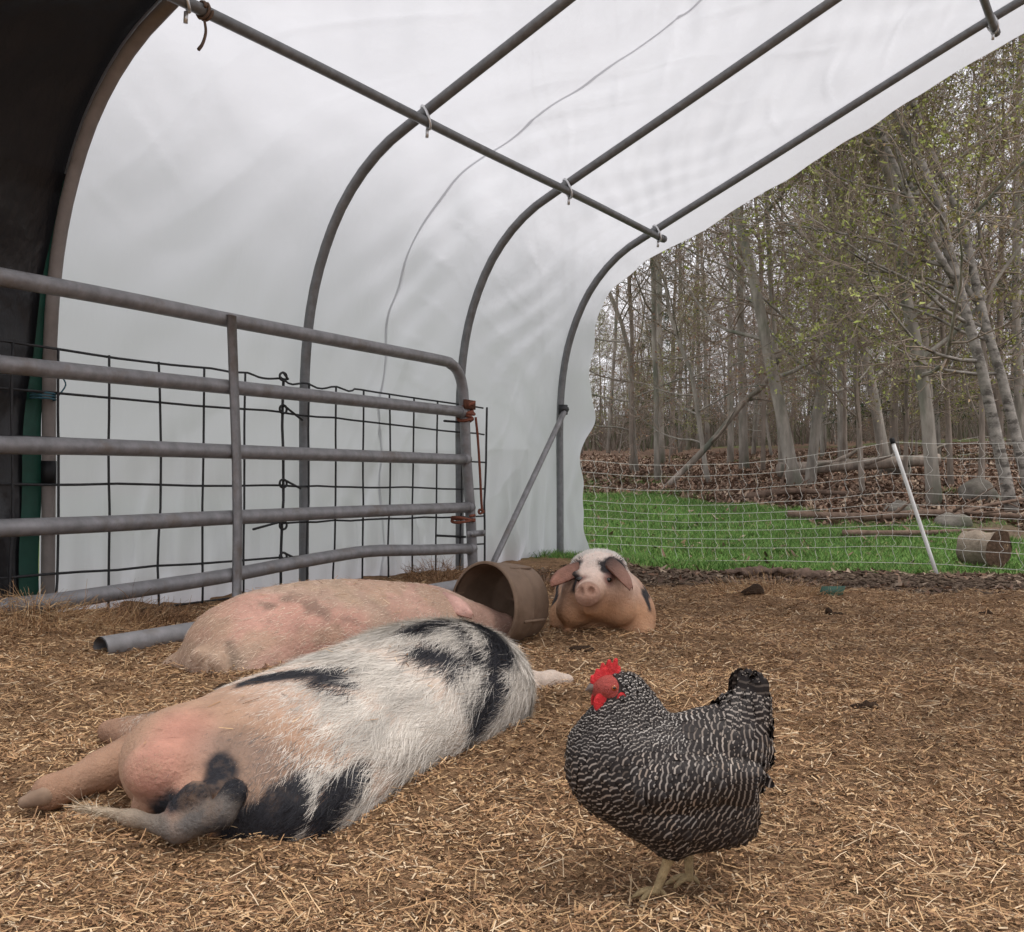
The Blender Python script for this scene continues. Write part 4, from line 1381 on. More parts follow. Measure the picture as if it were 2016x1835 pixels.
def sdf_spotted(P):
    p = local(P, o1, f1, e1)
    body = smin([ell(p, (.0, .04, .02), (.24, .25, .165)), ell(p, (-.04, .17, -.01), (.235, .215, .15)), ell(p, (.20, .05, .04), (.30, .29, .18)), ell(p, (.44, .03, .065), (.30, .285, .185)),
                 ell(p, (.60, .04, .10), (.24, .255, .175)), ell(p, (.70, .06, .09), (.14, .19, .14))], .09)
    ham = ell(P, at(340, 1492, 2.27), (.108, .125, .10))
    ham2 = ell(P, at(312, 1515, 2.14), (.072, .07, .06))
    head = smin([ell(p, (.82, -.12, .085), (.14, .13, .11)), cone(p, np.array([.90, -.22, .08]), np.array([1.0, -.36, .05]), .09, .06)], .05)
    h = smin([body, ham], .085)
    h = smin([h, head], .05)
    h = smin([h, ham2], .025)
    leg = smin([cone(P, leg_h[0], leg_h[1], .078, .048), cone(P, leg_h[1], leg_h[2], .043, .034), cone(P, leg_h[2], leg_h[3], .036, .040)], .012)
    leg2 = cone(P, leg_h2[0], leg_h2[1], .06, .032)
    fl = smin([cone(P, fore[0], fore[1], .09, .04), cone(P, fore[1], fore[2], .036, .028), cone(P, fore[2], fore[3], .03, .022)], .02)
    vul = smin([cone(P, at(420, 1565, 2.08), at(275, 1592, 2.14), .030, .022), cone(P, at(385, 1565, 2.03), at(345, 1588, 2.03), .03, .018)], .012)
    tail = smin([cone(P, at(462, 1560, 2.02), at(435, 1605, 2.0), .028, .023), cone(P, at(435, 1605, 2.0), at(350, 1638, 2.0), .026, .021), cone(P, at(350, 1636, 2.0), at(260, 1610, 2.04), .021, .016), cone(P, at(260, 1610, 2.04), at(165, 1588, 2.08), .016, .009)], .02)
    sho = ell(p, (.60, .10, .15), (.13, .14, .13))
    h = smin([h, sho], .05)
    d = smin([h, leg, leg2, fl], .018)
    d = smin([d, vul], .02)
    d = smin([d, tail], .025)
    return d


V, Q = surface(sdf_spotted, (-1.25, 1.9, -.2), (.6, 3.75, .42), .011)
V = relax(V, Q, 2)
N = vnormals(V, Q)
BLACK1 = [
    [(-0.621, 2.409, 0.201, 0.03), (-0.557, 2.436, 0.214, 0.045), (-0.467, 2.462, 0.219, 0.04), (-0.377, 2.507, 0.223, 0.03)],
    [(-0.435, 2.422, 0.21, 0.03), (-0.376, 2.42, 0.199, 0.03)],
    [(-0.262, 2.80, 0.285, 0.022), (-0.215, 2.82, 0.29, 0.034), (-0.156, 2.827, 0.291, 0.025)],
    [(-0.208, 2.693, 0.256, 0.027), (-0.162, 2.696, 0.251, 0.041), (-0.109, 2.685, 0.227, 0.027)],
    [(-0.242, 2.63, 0.237, 0.024), (-0.184, 2.638, 0.228, 0.038), (-0.139, 2.629, 0.206, 0.024)],
    [(-0.115, 2.90, 0.275, 0.03), (-0.05, 2.85, 0.25, 0.032), (-0.011, 2.776, 0.206, 0.03), (-0.011, 2.706, 0.151, 0.035), (-0.03, 2.649, 0.097, 0.03), (-0.061, 2.606, 0.056, 0.02)],
    [(-0.143, 2.839, 0.289, 0.012), (-0.085, 2.769, 0.261, 0.016), (-0.057, 2.717, 0.215, 0.014)],
    [(-0.064, 2.626, 0.141, 0.014), (-0.063, 2.602, 0.069, 0.016)],
    [(-0.419, 2.108, 0.054, 0.03), (-0.439, 2.079, 0.017, 0.055), (-0.48, 2.062, -0.023, 0.07), (-0.529, 2.058, -0.037, 0.05)],
    [(-0.317, 2.22, 0.048, 0.03), (-0.34, 2.162, 0.022, 0.045), (-0.357, 2.134, -0.016, 0.045)],
    [(-0.599, 2.123, 0.096, 0.035), (-0.565, 2.005, 0.078, 0.05), (-0.538, 1.977, 0.029, 0.06), (-0.529, 2.057, -0.031, 0.06)],
    [(-0.599, 2.005, 0.059, 0.04), (-0.7, 2.088, 0.004, 0.04)]]
GREY1 = [
    [(-0.598, 2.159, 0.123, 0.05), (-0.517, 2.127, 0.105, 0.05), (-0.525, 2.001, 0.089, 0.07)]]
PINK1 = [
    [(-0.715, 2.071, 0.069, 0.07), (-0.711, 2.089, 0.115, 0.08), (-0.711, 2.181, 0.144, 0.06)]]


def skin1(P):
    p = local(P, o1, f1, e1)
    n = vnoise(P * 9, 20)[:, None]
    c = np.array([.48, .34, .26]) + .05 * n * np.array([1, .8, .7])
    lt_ = sstep(-.05, .25, p[:, 0])[:, None]
    c = c * (1 - lt_) + np.array([.55, .45, .375]) * lt_
    w = sstep(.06, -.14, p[:, 0] + .06 * n[:, 0])[:, None]
    c = c * (1 - w) + np.array([.375, .235, .16]) * w
    pk = sstep(.06, -.06, near_path(P, PINK1[0]) + .03 * n[:, 0])[:, None] * .8
    c = c * (1 - pk) + np.array([.43, .205, .155]) * pk
    muddy = sstep(-.80, -1.0, P[:, 0] + .08 * n[:, 0])[:, None] * .65
    dt = sstep(.05, .5, vnoise(P * 7.3, 27) + .6 * vnoise(P * 21, 28))[:, None] * .45 * (1 - lt_)
    c = c * (1 - dt) + np.array([.33, .20, .125]) * dt
    c = c * (1 - muddy) + np.array([.25, .14, .09]) * muddy
    g = sstep(.05, -.05, near_path(P, GREY1[0]))[:, None] * .5
    c = c * (1 - g) + np.array([.12, .10, .095]) * g
    b = patch_mask(P, BLACK1, .010, .012)[:, None]
    c = c * (1 - b) + np.array([.02, .02, .024]) * b
    return c


pig1 = thing('pig', 'white pig with black patches sleeping on its side, rump towards us', 'pig', o1, 0, 'pigs resting on the bedding')
c1 = skin1(V)
tl_path = np.array([(*at(445, 1590, 2.0), .027), (*at(350, 1638, 2.0), .026), (*at(260, 1610, 2.04), .024), (*at(160, 1588, 2.08), .02)])
td = near_path(V, tl_path)
tw = sstep(.01, -.005, td)[:, None]
s_t = sstep(-.62, -.90, V[:, 0])[:, None]
c1 = c1 * (1 - tw) + ((1 - s_t) * np.array([.10, .088, .08]) + s_t * np.array([.42, .32, .22])) * tw
body1 = mesh_np('body', V, Q, 'pig_skin', pig1, o1, col=c1, smooth=True)


def flow1(P):
    p = local(P, o1, f1, e1)
    d = -f1 * 1.0 + np.outer(.25 + .5 * sstep(.6, 1.0, p[:, 0]), e1) - np.outer(.25 * np.ones(len(P)), [0, 0, 1])
    d = d + np.outer(.35 * vnoise(P * 3.1, 33) + .28 * vnoise(P * 17, 35), [0, 0, 1]) + np.outer(.3 * vnoise(P * 4.3, 34) + .28 * vnoise(P * 17, 36), e1)
    wh = np.exp(-((p[:, 0] - .80) / .10) ** 2 - ((p[:, 1] - .14) / .14) ** 2)
    return d + np.outer(wh * 1.4, e1) + np.outer(wh * .8, f1)


def dens1(P):
    p = local(P, o1, f1, e1)
    lim = (near_path(P, tl_path) > .0) & (P[:, 0] > -.98) & (near_path(P, [(*fore[1], .05), (*fore[3], .05)]) > 0)
    w = .30 + .70 * sstep(-.14, .08, p[:, 0] + .6 * np.maximum(p[:, 1], 0))
    return w * lim * (P[:, 2] > G(P[:, 0], P[:, 1]) - .03)


def hcol1(P, n):
    b = patch_mask(P, BLACK1, .008, .009)
    dark = rng.random(n) < b
    s = rng.random((n, 1))
    c = np.array([.80, .74, .66]) * (.72 + .38 * s) + rng.normal(size=(n, 1)) * .02
    p = local(P, o1, f1, e1)
    w = sstep(.04, -.16, p[:, 0] + .3 * np.maximum(p[:, 1], 0))[:, None]
    st = (.5 + .5 * vnoise(np.stack([p[:, 0] * 6, p[:, 1] * 42 + p[:, 0] * 9, p[:, 2] * 42], -1), 57))[:, None]
    c = c * (.62 + .45 * st)
    c = c * (1 - w) + np.array([.46, .30, .20]) * (.7 + .4 * s) * w
    g = (rng.random(n) < .75 * sstep(.12, -.06, near_path(P, GREY1[0])))
    g2 = rng.random(n) < .10 * sstep(.12, -.0, np.minimum(near_path(P, BLACK1[8]), near_path(P, BLACK1[9])))
    c[g | g2] = np.array([.10, .09, .085])
    c[dark] = np.array([.014, .014, .018]) * (.7 + 1.2 * s[dark])
    return np.clip(c, .008, .9)


def len1(P):
    p = local(P, o1, f1, e1)
    g = p[:, 0] + .6 * np.maximum(p[:, 1], 0)
    return (.014 + .020 * sstep(-.12, .10, g) + .066 * sstep(.05, .40, g)) * (1 - .5 * sstep(.70, .82, p[:, 0]))



VV, QQ, cc = fur(V, Q, N, 135000, flow1, len1, lambda P: np.full(len(P), .0016), .045, hcol1, dens1, .02, .09)
mesh_np('hair', VV, QQ, 'pig_hair', pig1, o1, col=cc, smooth=True)['kind'] = 'stuff'
# hair on the tail
mt = lambda P: (near_path(P, tl_path) < .015) * (P[:, 2] > -.08) * 1.0
tdir = lambda P: np.tile(unit(at(170, 1595, 2.1) - at(430, 1640, 2.05)), (len(P), 1))
VV, QQ, cc = fur(V, Q, N, 3500, tdir, lambda P: .010 + .05 * sstep(-.72, -.9, P[:, 0]), lambda P: np.full(len(P), .0014), .15,
                 lambda P, n: (np.array([.16, .14, .12]) + np.outer(sstep(-.62, -.88, P[:, 0]), [.45, .36, .24])) * rng.uniform(.6, 1.2, (n, 1)), mt, .1, .3)
mesh_np('tail_hair', VV, QQ, 'pig_hair', pig1, o1, col=cc, smooth=True)['kind'] = 'stuff'
for a in (leg_h[3], ):
    hv, hq = surface(lambda P: smin([cone(P, a + [0, 0, .004], a + [-.042, .012, -.012], .024, .015), cone(P, a + [.0, -.022, 0], a + [-.040, -.030, -.012], .023, .014)], .002), a - .1, a + .1, .006)
    mesh_np('hoof', hv, hq, 'hoof', body1, o1, smooth=True)

# --- pink pig behind it, head by the tub
f2, e2 = frame(radians(60))
o2 = np.array([-.98, 3.53, .015])


def sdf_pink(P):
    p = local(P, o2, f2, e2)
    body = smin([ell(p, (.11, .0, .085), (.24, .225, .175)), ell(p, (.34, .0, .12), (.32, .245, .185)), ell(p, (.60, -.02, .12), (.30, .22, .165)),
                 ell(p, (.80, -.02, .11), (.18, .16, .125))], .09)
    head = smin([ell(p, (.92, -.02, .095), (.14, .105, .095)), cone(p, np.array([1.0, -.02, .09]), np.array([1.10, -.02, .085]), .075, .055)], .05)
    thigh = ell(p, (.06, .10, .03), (.18, .16, .15))
    leg = cone(p, np.array([-.02, .02, .02]), np.array([-.14, -.10, .02]), .07, .045)
    vul = smin([cone(P, at(392, 1290, 3.36), at(383, 1315, 3.36), .03, .02), cone(P, at(425, 1300, 3.30), at(440, 1322, 3.30), .03, .022)], .015)
    d = smin([smin([body, head], .05), leg], .07)
    d = smin([d, thigh], .035)
    return smin([d, vul], .02)


V, Q = surface(sdf_pink, (-1.45, 3.05, -.15), (.3, 4.5, .45), .012)
V = relax(V, Q, 2)
N = vnormals(V, Q)
MUD2 = [
    [(-0.743, 3.507, 0.274, 0.012), (-0.664, 3.499, 0.249, 0.022), (-0.587, 3.502, 0.215, 0.02), (-0.546, 3.514, 0.196, 0.01)],
    [(-0.846, 3.475, 0.264, 0.012), (-0.814, 3.467, 0.258, 0.012)],
    [(-0.919, 3.356, 0.156, 0.008), (-0.894, 3.327, 0.115, 0.014), (-0.894, 3.308, 0.083, 0.014)]]


def skin2(P):
    n = vnoise(P * 7, 44)[:, None]
    c = np.array([.44, .305, .235]) + .06 * n * np.array([1, .8, .7])
    low = sstep(.02, .2, vnoise(P * 4 + 3, 45))[:, None]
    c = c * (1 - .5 * low) + np.array([.46, .25, .195]) * .5 * low
    bl = sstep(.0, .5, vnoise(P * 5.5 + 9, 46))[:, None]
    c = c * (1 - .55 * bl) + np.array([.50, .235, .185]) * .55 * bl
    dt = sstep(.0, .45, vnoise(P * 6.3, 47) + .6 * vnoise(P * 19, 48) + 1.4 * (P[:, 2] - .2))[:, None] * .5
    c = c * (1 - dt) + np.array([.36, .26, .175]) * dt
    w = sstep(-.75, -1.1, P[:, 0] + .12 * n[:, 0])[:, None] * .6
    c = c * (1 - w) + np.array([.33, .225, .155]) * w
    b = patch_mask(P, MUD2, .02, .03)[:, None] * .65
    return c * (1 - b) + np.array([.13, .10, .075]) * b


pig2 = thing('pig', 'pink pig lying behind the spotted pig, head beside the tub', 'pig', o2, 0, 'pigs resting on the bedding')
mesh_np('body', V, Q, 'pig_skin', pig2, o2, col=skin2(V), smooth=True)
VV, QQ, cc = fur(V, Q, N, 12000, lambda P: np.tile(-f2 + [0, 0, -.3], (len(P), 1)), lambda P: np.full(len(P), .03), lambda P: np.full(len(P), .0016), .25,
                 lambda P, n: np.array([.72, .55, .42]) * rng.uniform(.6, 1.15, (n, 1)), lambda P: (P[:, 2] > .02) * 1.0, .1, .2)
mesh_np('hair', VV, QQ, 'pig_hair', pig2, o2, col=cc, smooth=True)['kind'] = 'stuff'


def ear(name, c, ax, up_, ln, wd, th, cup, parent, o, col, colin, mat='pig_skin', droop=0.0, n=16, rootcol=None):
    """Leaf-shaped cupped ear: root c, axis ax, outer side up_."""
    ax, up_ = unit(np.asarray(ax, float)), np.asarray(up_, float)
    up_ = unit(up_ - ax * (up_ @ ax))
    sd = np.cross(ax, up_)
    t = np.linspace(0, 1, n)
    a = np.linspace(-1, 1, 11)
    T, A = np.meshgrid(t, a, indexing='ij')
    w = wd * np.clip(1 - T, .02, 1) ** .75 * (.62 + 1.5 * T) * .95
    P = c + ax * (T * ln)[..., None] + sd * (A * w)[..., None] + up_ * (-cup * wd * A ** 2 * (1 - .4 * T) + droop * ln * T ** 2 * -1)[..., None]
    P2 = P - up_ * (th * (1 - T * .6))[..., None]
    i = np.arange(P.shape[0] * 11).reshape(-1, 11)
    q = np.stack([i[:-1, :-1], i[:-1, 1:], i[1:, 1:], i[1:, :-1]], -1).reshape(-1, 4)
    m = i.size
    rim = np.concatenate([i[0], i[1:, -1], i[-1, -2::-1], i[-2:0:-1, 0]])
    rq = np.stack([rim, np.roll(rim, -1), np.roll(rim, -1) + m, rim + m], -1)
    tc_ = T.reshape(-1, 1)
    cols = np.concatenate([np.array(rootcol if rootcol else col) * (1 - tc_) ** 1.5 + np.array(col) * (1 - (1 - tc_) ** 1.5), np.tile(colin, (m, 1))]) * (1 + .2 * vnoise(np.concatenate([P, P2]).reshape(-1, 3) * 40, 3))[:, None]
    return mesh_np(name, np.concatenate([P.reshape(-1, 3), P2.reshape(-1, 3)]), [q[:, ::-1], q + m, rq], mat, parent, o, col=cols, smooth=True)


ear('ear', at(872, 1166, 3.86), at(940, 1196, 3.78) - at(872, 1166, 3.86), (0.1, -.6, 1), .14, .052, .012, .55, pig2, o2, (.50, .30, .25), (.36, .16, .135), droop=.25)

# --- third pig facing the camera
o3 = np.array([.385, 4.62, .03])
HC = at(1180, 1150, 4.30)


def A3(u, v, d):
    return at(u, v, d)


snout = A3(1156, 1172, 3.99)
sdir = unit(np.array([-.10, -1, -.12]))


def sdf_face(P):
    body = smin([ell(P, (.40, 4.62, .12), (.215, .33, .185)), ell(P, (.385, 4.45, .09), (.222, .18, .145)), ell(P, (.40, 4.95, .13), (.2, .35, .18))], .08)
    neck = ell(P, A3(1185, 1160, 4.42), (.125, .16, .15))
    skull = smin([ell(P, A3(1178, 1122, 4.26), (.118, .12, .084)), ell(P, A3(1176, 1160, 4.23), (.145, .10, .09))], .04)
    jowl = smin([ell(P, A3(1130, 1200, 4.27), (.075, .09, .07)), ell(P, A3(1215, 1200, 4.27), (.08, .09, .07))], .03)
    nose = cone(P, A3(1168, 1150, 4.20), snout + sdir * -.005, .078, .042)
    chin = cone(P, A3(1172, 1190, 4.25), A3(1158, 1198, 4.12), .055, .024)
    d = smin([body, neck], .08)
    d = smin([d, smin([skull, jowl], .05)], .025)
    d = smin([d, nose], .035)
    d = smin([d, chin], .05)
    brow = smin([ell(P, A3(1139, 1130, 4.145), (.03, .022, .013)), ell(P, A3(1201, 1130, 4.145), (.03, .022, .013))], .01)
    d = smin([d, brow], .02)
    legs = smin([cone(P, (.24, 4.42, .03), (.22, 4.26, .02), .06, .04), cone(P, (.53, 4.42, .03), (.56, 4.28, .02), .06, .04)], .03)
    d = smin([d, legs], .05)
    sn = P - snout
    disc = np.maximum(np.linalg.norm((sn - np.outer(sn @ sdir, sdir)) / np.array([1.08, 1, .95]), axis=1) - .039, np.abs(sn @ sdir) - .012) - .005
    d = smin([d, disc], .012)
    for u, v in ((1143, 1164), (1165, 1163)):
        c = A3(u, v, 3.96)
        d = -smin([-d, ell(P, c, (.014, .034, .018))], .005)
    return d


V, Q = surface(sdf_face, (.08, 3.92, -.12), (.72, 5.4, .5), .0085)
V = relax(V, Q, 1)
N = vnormals(V, Q)
BLACK3 = [
    [(0.354, 4.152, 0.349, 0.022), (0.394, 4.152, 0.337, 0.05), (0.437, 4.173, 0.323, 0.045)],
    [(0.384, 4.17, 0.364, 0.012), (0.369, 4.14, 0.33, 0.018)],
    [(0.258, 4.186, 0.326, 0.024), (0.258, 4.124, 0.287, 0.022), (0.244, 4.148, 0.24, 0.014)],
    [(0.22, 5.0, 0.207, 0.025), (0.183, 4.462, 0.169, 0.03)],
    [(0.612, 5.167, 0.217, 0.025), (0.558, 4.388, 0.198, 0.028), (0.581, 4.366, 0.137, 0.018)],
    [(0.266, 4.187, 0.338, 0.018)]]


EYES = [np.array(c) for c in ((0.2674, 4.0789, 0.2886), (0.3833, 4.123, 0.2826))]


def skin3(P):
    n = vnoise(P * 8, 51)[:, None]
    c = np.array([.52, .33, .235]) + .06 * n
    top_ = sstep(.22, .36, P[:, 2] + .02 * n[:, 0])[:, None]
    c = c * (1 - top_) + np.array([.72, .58, .50]) * top_
    low = sstep(.25, .12, P[:, 2] + .03 * n[:, 0])[:, None]
    c = c * (1 - low) + np.array([.52, .29, .165]) * low
    mud = sstep(.12, .02, P[:, 2] + .05 * n[:, 0] + .25 * np.abs(P[:, 0] - .36))[:, None]
    c = c * (1 - mud) + np.array([.16, .075, .04]) * mud
    b = patch_mask(P, BLACK3, .010, .014)[:, None]
    c = c * (1 - b) + np.array([.03, .026, .027]) * b
    sn = P - snout
    ax = sn @ sdir
    rad = np.linalg.norm(sn - np.outer(ax, sdir), axis=1)
    pk = (sstep(.075, .05, rad) * sstep(-.05, -.02, ax))[:, None]
    c = c * (1 - pk) + np.array([.33, .195, .14]) * pk
    for c_ in EYES:
        k_ = sstep(.05, .012, np.linalg.norm((P - c_) * [1, 1, 1.3], axis=1))[:, None] * .85
        c = c * (1 - k_) + np.array([.20, .085, .07]) * k_
    mth = sstep(.05, .0, near_path(P, [(*A3(1135, 1200, 4.06), .008), (*A3(1160, 1205, 4.03), .016), (*A3(1185, 1201, 4.08), .008)]))[:, None] * .85
    return c * (1 - mth) + np.array([.10, .055, .04]) * mth


pig3 = thing('pig', 'ginger and white pig with dark eye patch lying facing us', 'pig', o3, 0, 'pigs resting on the bedding')
body3 = mesh_np('body', V, Q, 'pig_skin', pig3, o3, col=skin3(V), smooth=True)
for c in EYES:
    c = c + [0, .004, 0]
    ev, eq = surface(lambda P: ell(P, c, (.014, .011, .011)), c - .025, c + .025, .003)
    mesh_np('eye', ev, eq, 'eye', body3, o3, smooth=True)
ear('ear', A3(1142, 1106, 4.20), A3(1084, 1124, 4.10) - A3(1142, 1106, 4.20), (-.25, -.55, .8), .16, .056, .012, .5, pig3, o3, (.33, .165, .12), (.22, .10, .075), droop=.30, rootcol=(.12, .065, .05))
ear('ear', A3(1204, 1096, 4.18), A3(1252, 1128, 4.08) - A3(1204, 1096, 4.18), (.55, -.45, .8), .155, .056, .012, .5, pig3, o3, (.36, .20, .15), (.22, .10, .075), droop=.34, rootcol=(.03, .024, .024))


def hcol3(P, n):
    b = rng.random(n) < patch_mask(P, BLACK3, .01, .02)
    w = sstep(.24, .34, P[:, 2])[:, None]
    c = (np.array([.55, .36, .21]) * (1 - w) + np.array([.80, .74, .67]) * w) * rng.uniform(.7, 1.1, (n, 1))
    c[b] = np.array([.02, .018, .02])
    return c


def flow3(P):
    d = P - A3(1168, 1150, 4.1)
    return unit(d) * 1.0 + np.array([0, .8, -.15])


VV, QQ, cc = fur(V, Q, N, 16000, flow3, lambda P: .012 + .022 * sstep(.22, .36, P[:, 2]) * (P[:, 1] > 4.2), lambda P: np.full(len(P), .0015), .3, hcol3,
                 lambda P: (.25 + sstep(.3, .38, P[:, 2]) * 2) * (np.linalg.norm(P - snout, axis=1) > .085) * (P[:, 2] > .02) * (P[:, 1] < 4.95), .0, .2)
mesh_np('hair', VV, QQ, 'pig_hair', pig3, o3, col=cc, smooth=True)['kind'] = 'stuff'

# ------------------------------------------------------------------ feed tub on its side
m0, m1 = np.array([-.105, 4.02, .195]), np.array([.068, 4.235, .185])
ta = unit(m1 - m0)
m1 = m0 + ta * .225
Lb = .225
tub = thing('feed_tub', 'muddy brown round feed tub tipped on its side', 'tub', [0, 4.1, .04])
to = np.array([0, 4.1, .04])
pr_ = [(-.012, .156), (-.014, .162), (-.008, .168), (.004, .167), (.012, .161), (.05, .160), (.10, .158), (.104, .160), (.112, .160), (.116, .157), (Lb * .7, .153), (Lb * .97, .146), (Lb, .138), (Lb + .002, .0001),
       (Lb - .012, .0001), (Lb - .012, .132), (Lb * .9, .140), (.1, .150), (0, .154)]
Pc = np.array([m0 + ta * a for a, _ in pr_])
V, F = tubes(Pc[None], np.array([[r for _, r in pr_]]), 44, caps=False)
# rings must share one axis
aa = np.arange(44) * 2 * pi / 44
U_ = unit(np.cross(ta, [0, 0, 1.0]))
W_ = np.cross(ta, U_)
V = np.concatenate([m0 + ta * a + r * (np.cos(aa)[:, None] * U_ + np.sin(aa)[:, None] * W_) for a, r in pr_])
V = V + np.outer(.006 * np.sin(2 * np.tile(aa, len(pr_)) + .6), W_)
mesh_np('shell', V, F, 'tub', tub, to, smooth=True)
for ang in np.radians([-62, 20, 118]):
    dv = np.cos(ang) * U_ + np.sin(ang) * W_
    c = m0 + ta * .11 + dv * .161
    mesh_np('grip_rib', *tubes(np.linspace(c - ta * .055, c + ta * .075, 5) + dv * .001, .006, 6), 'tub', tub, to, smooth=True)

# ------------------------------------------------------------------ barred hen
HU = .000290                                          # metres per unit of the hen's outline
hen_at = at(1322, 1772, 1.86)
hz = float(G(hen_at[0], hen_at[1]))
hen = thing('hen', 'black and white barred hen with red comb standing in profile', 'hen', (hen_at[0], hen_at[1], hz + .019), pi + radians(4))
ZS = 1650


def hp(px, py, y=0.0):
    return np.array([(770 - px) * HU, y, (ZS - py) * HU])


def sdf_hen(P):
    E = lambda px, py, r, y=0.0, tilt=0.0: ell(P, hp(px, py, y), r, np.array([[cos(tilt), 0, sin(tilt)], [0, 1, 0], [-sin(tilt), 0, cos(tilt)]]))
    d = smin([E(410, 830, (.064, .064, .084)), E(560, 900, (.115, .078, .090), 0, .1), E(800, 880, (.125, .074, .088), 0, -.15), E(1080, 800, (.088, .062, .078), 0, -.6),
              E(1010, 1110, (.080, .066, .072)), E(700, 1110, (.095, .068, .070), 0, .5)], .04)
    thigh = smin([cone(P, hp(720, 1140, s_), hp(745, 1300, s_ * .9), .056, .026) for s_ in (-.032, .032)], .02)
    rear = smin([E(930, 1220, (.05, .05, .035)), E(1100, 1190, (.045, .045, .035))], .02)
    Pn = P * np.array([1, 1.45, 1], np.float32)
    neck = smin([cone(Pn, hp(430, 760), hp(500, 570), .082, .058), cone(Pn, hp(500, 570), hp(480, 415), .054, .033)], .03)
    head = ell(P, hp(410, 385), (.030, .019, .022))
    tail = ell(P, hp(1240, 600), (.030, .020, .058), np.array([[cos(.15), 0, sin(.15)], [0, 1, 0], [-sin(.15), 0, cos(.15)]]))
    saddle = cone(P, hp(1150, 730), hp(1250, 600), .052, .032)
    d = smin([d, thigh, rear], .03)
    d = smin([d, neck, saddle], .026)
    d = smin([d, tail], .03)
    d = smin([d, head], .015)
    for s_ in (-1, 1):
        d = smin([d, E(760, 905, (.096, .032, .046), s_ * .076, -.12), E(980, 880, (.080, .022, .030), s_ * .068, .0)], .004)
    return d


V, Q = surface(sdf_hen, (-.25, -.13, .03), (.24, .13, .5), .006)
V = relax(V, Q, 1)
N = vnormals(V, Q)
mesh_np('body', V, Q, 'hen_down', hen, smooth=True)


def lay(P, n_, D, L, W, lift, off, pitch, pale, warm, name, seed=0, camber=.32, push=True):
    """Feathers: root P, normal n_, direction D, length L, width W; bars every 'pitch' metres."""
    r = np.random.default_rng(seed)
    n = len(P)
    D = unit(D - n_ * np.sum(D * n_, -1, keepdims=True) + 1e-6)
    S = np.cross(n_, D)
    t = np.array([0, .25, .5, .75, .92, 1.0])
    wp_ = np.array([.35, .85, 1.0, .95, .62, .18])
    a = np.array([-1, 0, 1.0])
    c = P[:, None] + D[:, None] * (L[:, None] * t)[..., None] + n_[:, None] * (off[:, None] + (lift * L)[:, None] * t - (lift * .6 * L)[:, None] * t ** 2)[..., None]
    G_ = c[:, :, None] + S[:, None, None] * (W[:, None, None] * .5 * wp_[None, :, None] * a)[..., None] - n_[:, None, None] * (camber * W[:, None, None] * .5 * (a ** 2)[None, None])[..., None]
    sd_ = sdf_hen(G_.reshape(-1, 3).astype(np.float32)).reshape(n, 6, 3)
    want = (.0008 + .0030 * t)[None, :, None] + np.zeros((n, 6, 3))
    G_ = G_ + n_[:, None, None] * np.maximum(0, want - sd_)[..., None] if push else G_
    uvy = (L[:, None] * (t[None] - 1) / pitch[:, None] + .80)[:, :, None] - .22 * (np.abs(a) ** 1.5)[None, None] + np.zeros((n, 6, 3)) + 50 + r.normal(size=(n, 1, 1)) * .05
    uv = np.stack([np.broadcast_to(a, (n, 6, 3)), uvy], -1).reshape(-1, 2)
    i = np.arange(n * 18).reshape(n, 6, 3)
    F = np.stack([i[:, :-1, :-1], i[:, :-1, 1:], i[:, 1:, 1:], i[:, 1:, :-1]], -1).reshape(-1, 4)
    col = np.stack([np.repeat(pale, 18), np.repeat(warm, 18), np.zeros(n * 18)], -1)
    o = mesh_np(name, G_.reshape(-1, 3), F, 'feather', hen, col=col, uv=uv, smooth=True)
    o['kind'] = 'stuff'
    return o


def pix(P):
    return 770 - P[:, 0] / HU, ZS - P[:, 2] / HU


def hen_flow(P):
    px, py = pix(P)
    neck = sstep(780, 640, py + .25 * (px - 400)) * (px < 760)
    tail = sstep(1080, 1180, px) * sstep(760, 600, py)
    under = sstep(980, 1150, py)
    breast = sstep(520, 380, px) * (1 - neck)
    d = np.zeros_like(P) + np.array([-1.0, 0, -.35])
    d = d * (1 - neck)[:, None] + np.outer(neck, [-.25 , 0, -1.0])
    d = d * (1 - breast)[:, None] + np.outer(breast, [-.55, 0, -.85])
    d = d * (1 - under)[:, None] + np.outer(under, [-.75, 0, -.75])
    back = sstep(800, 950, px) * sstep(900, 760, py) * (1 - tail)
    d = d * (1 - back)[:, None] + np.outer(back, [-1.0, 0, -.25])
    return d * (1 - tail)[:, None] + np.outer(tail, [-.15, 0, 1.0])


def face_sdf(P):
    return smin([ell(P, hp(388, 392), (.031, .0275, .025)), ell(P, hp(345, 400), (.017, .014, .017)), ell(P, hp(425, 435), (.018, .026, .016))], .01)


def bare(P):
    return face_sdf(P) < .0015


r5 = np.random.default_rng(55)
def thin(P, N_, rad):
    """Keep points no closer than rad to each other, so the feathers lie in even rows."""
    cell, keep = {}, []
    for i in range(len(P)):
        k = tuple((P[i] / .012).astype(int))
        r = rad[i]
        ok = True
        for dx in (-1, 0, 1):
            for dy in (-1, 0, 1):
                for dz in (-1, 0, 1):
                    for j in cell.get((k[0] + dx, k[1] + dy, k[2] + dz), ()):
                        if (P[i, 0] - P[j, 0]) ** 2 + (P[i, 1] - P[j, 1]) ** 2 + (P[i, 2] - P[j, 2]) ** 2 < r * r:
                            ok = False
                            break
        if ok:
            cell.setdefault(k, []).append(i)
            keep.append(i)
    return P[keep], N_[keep]


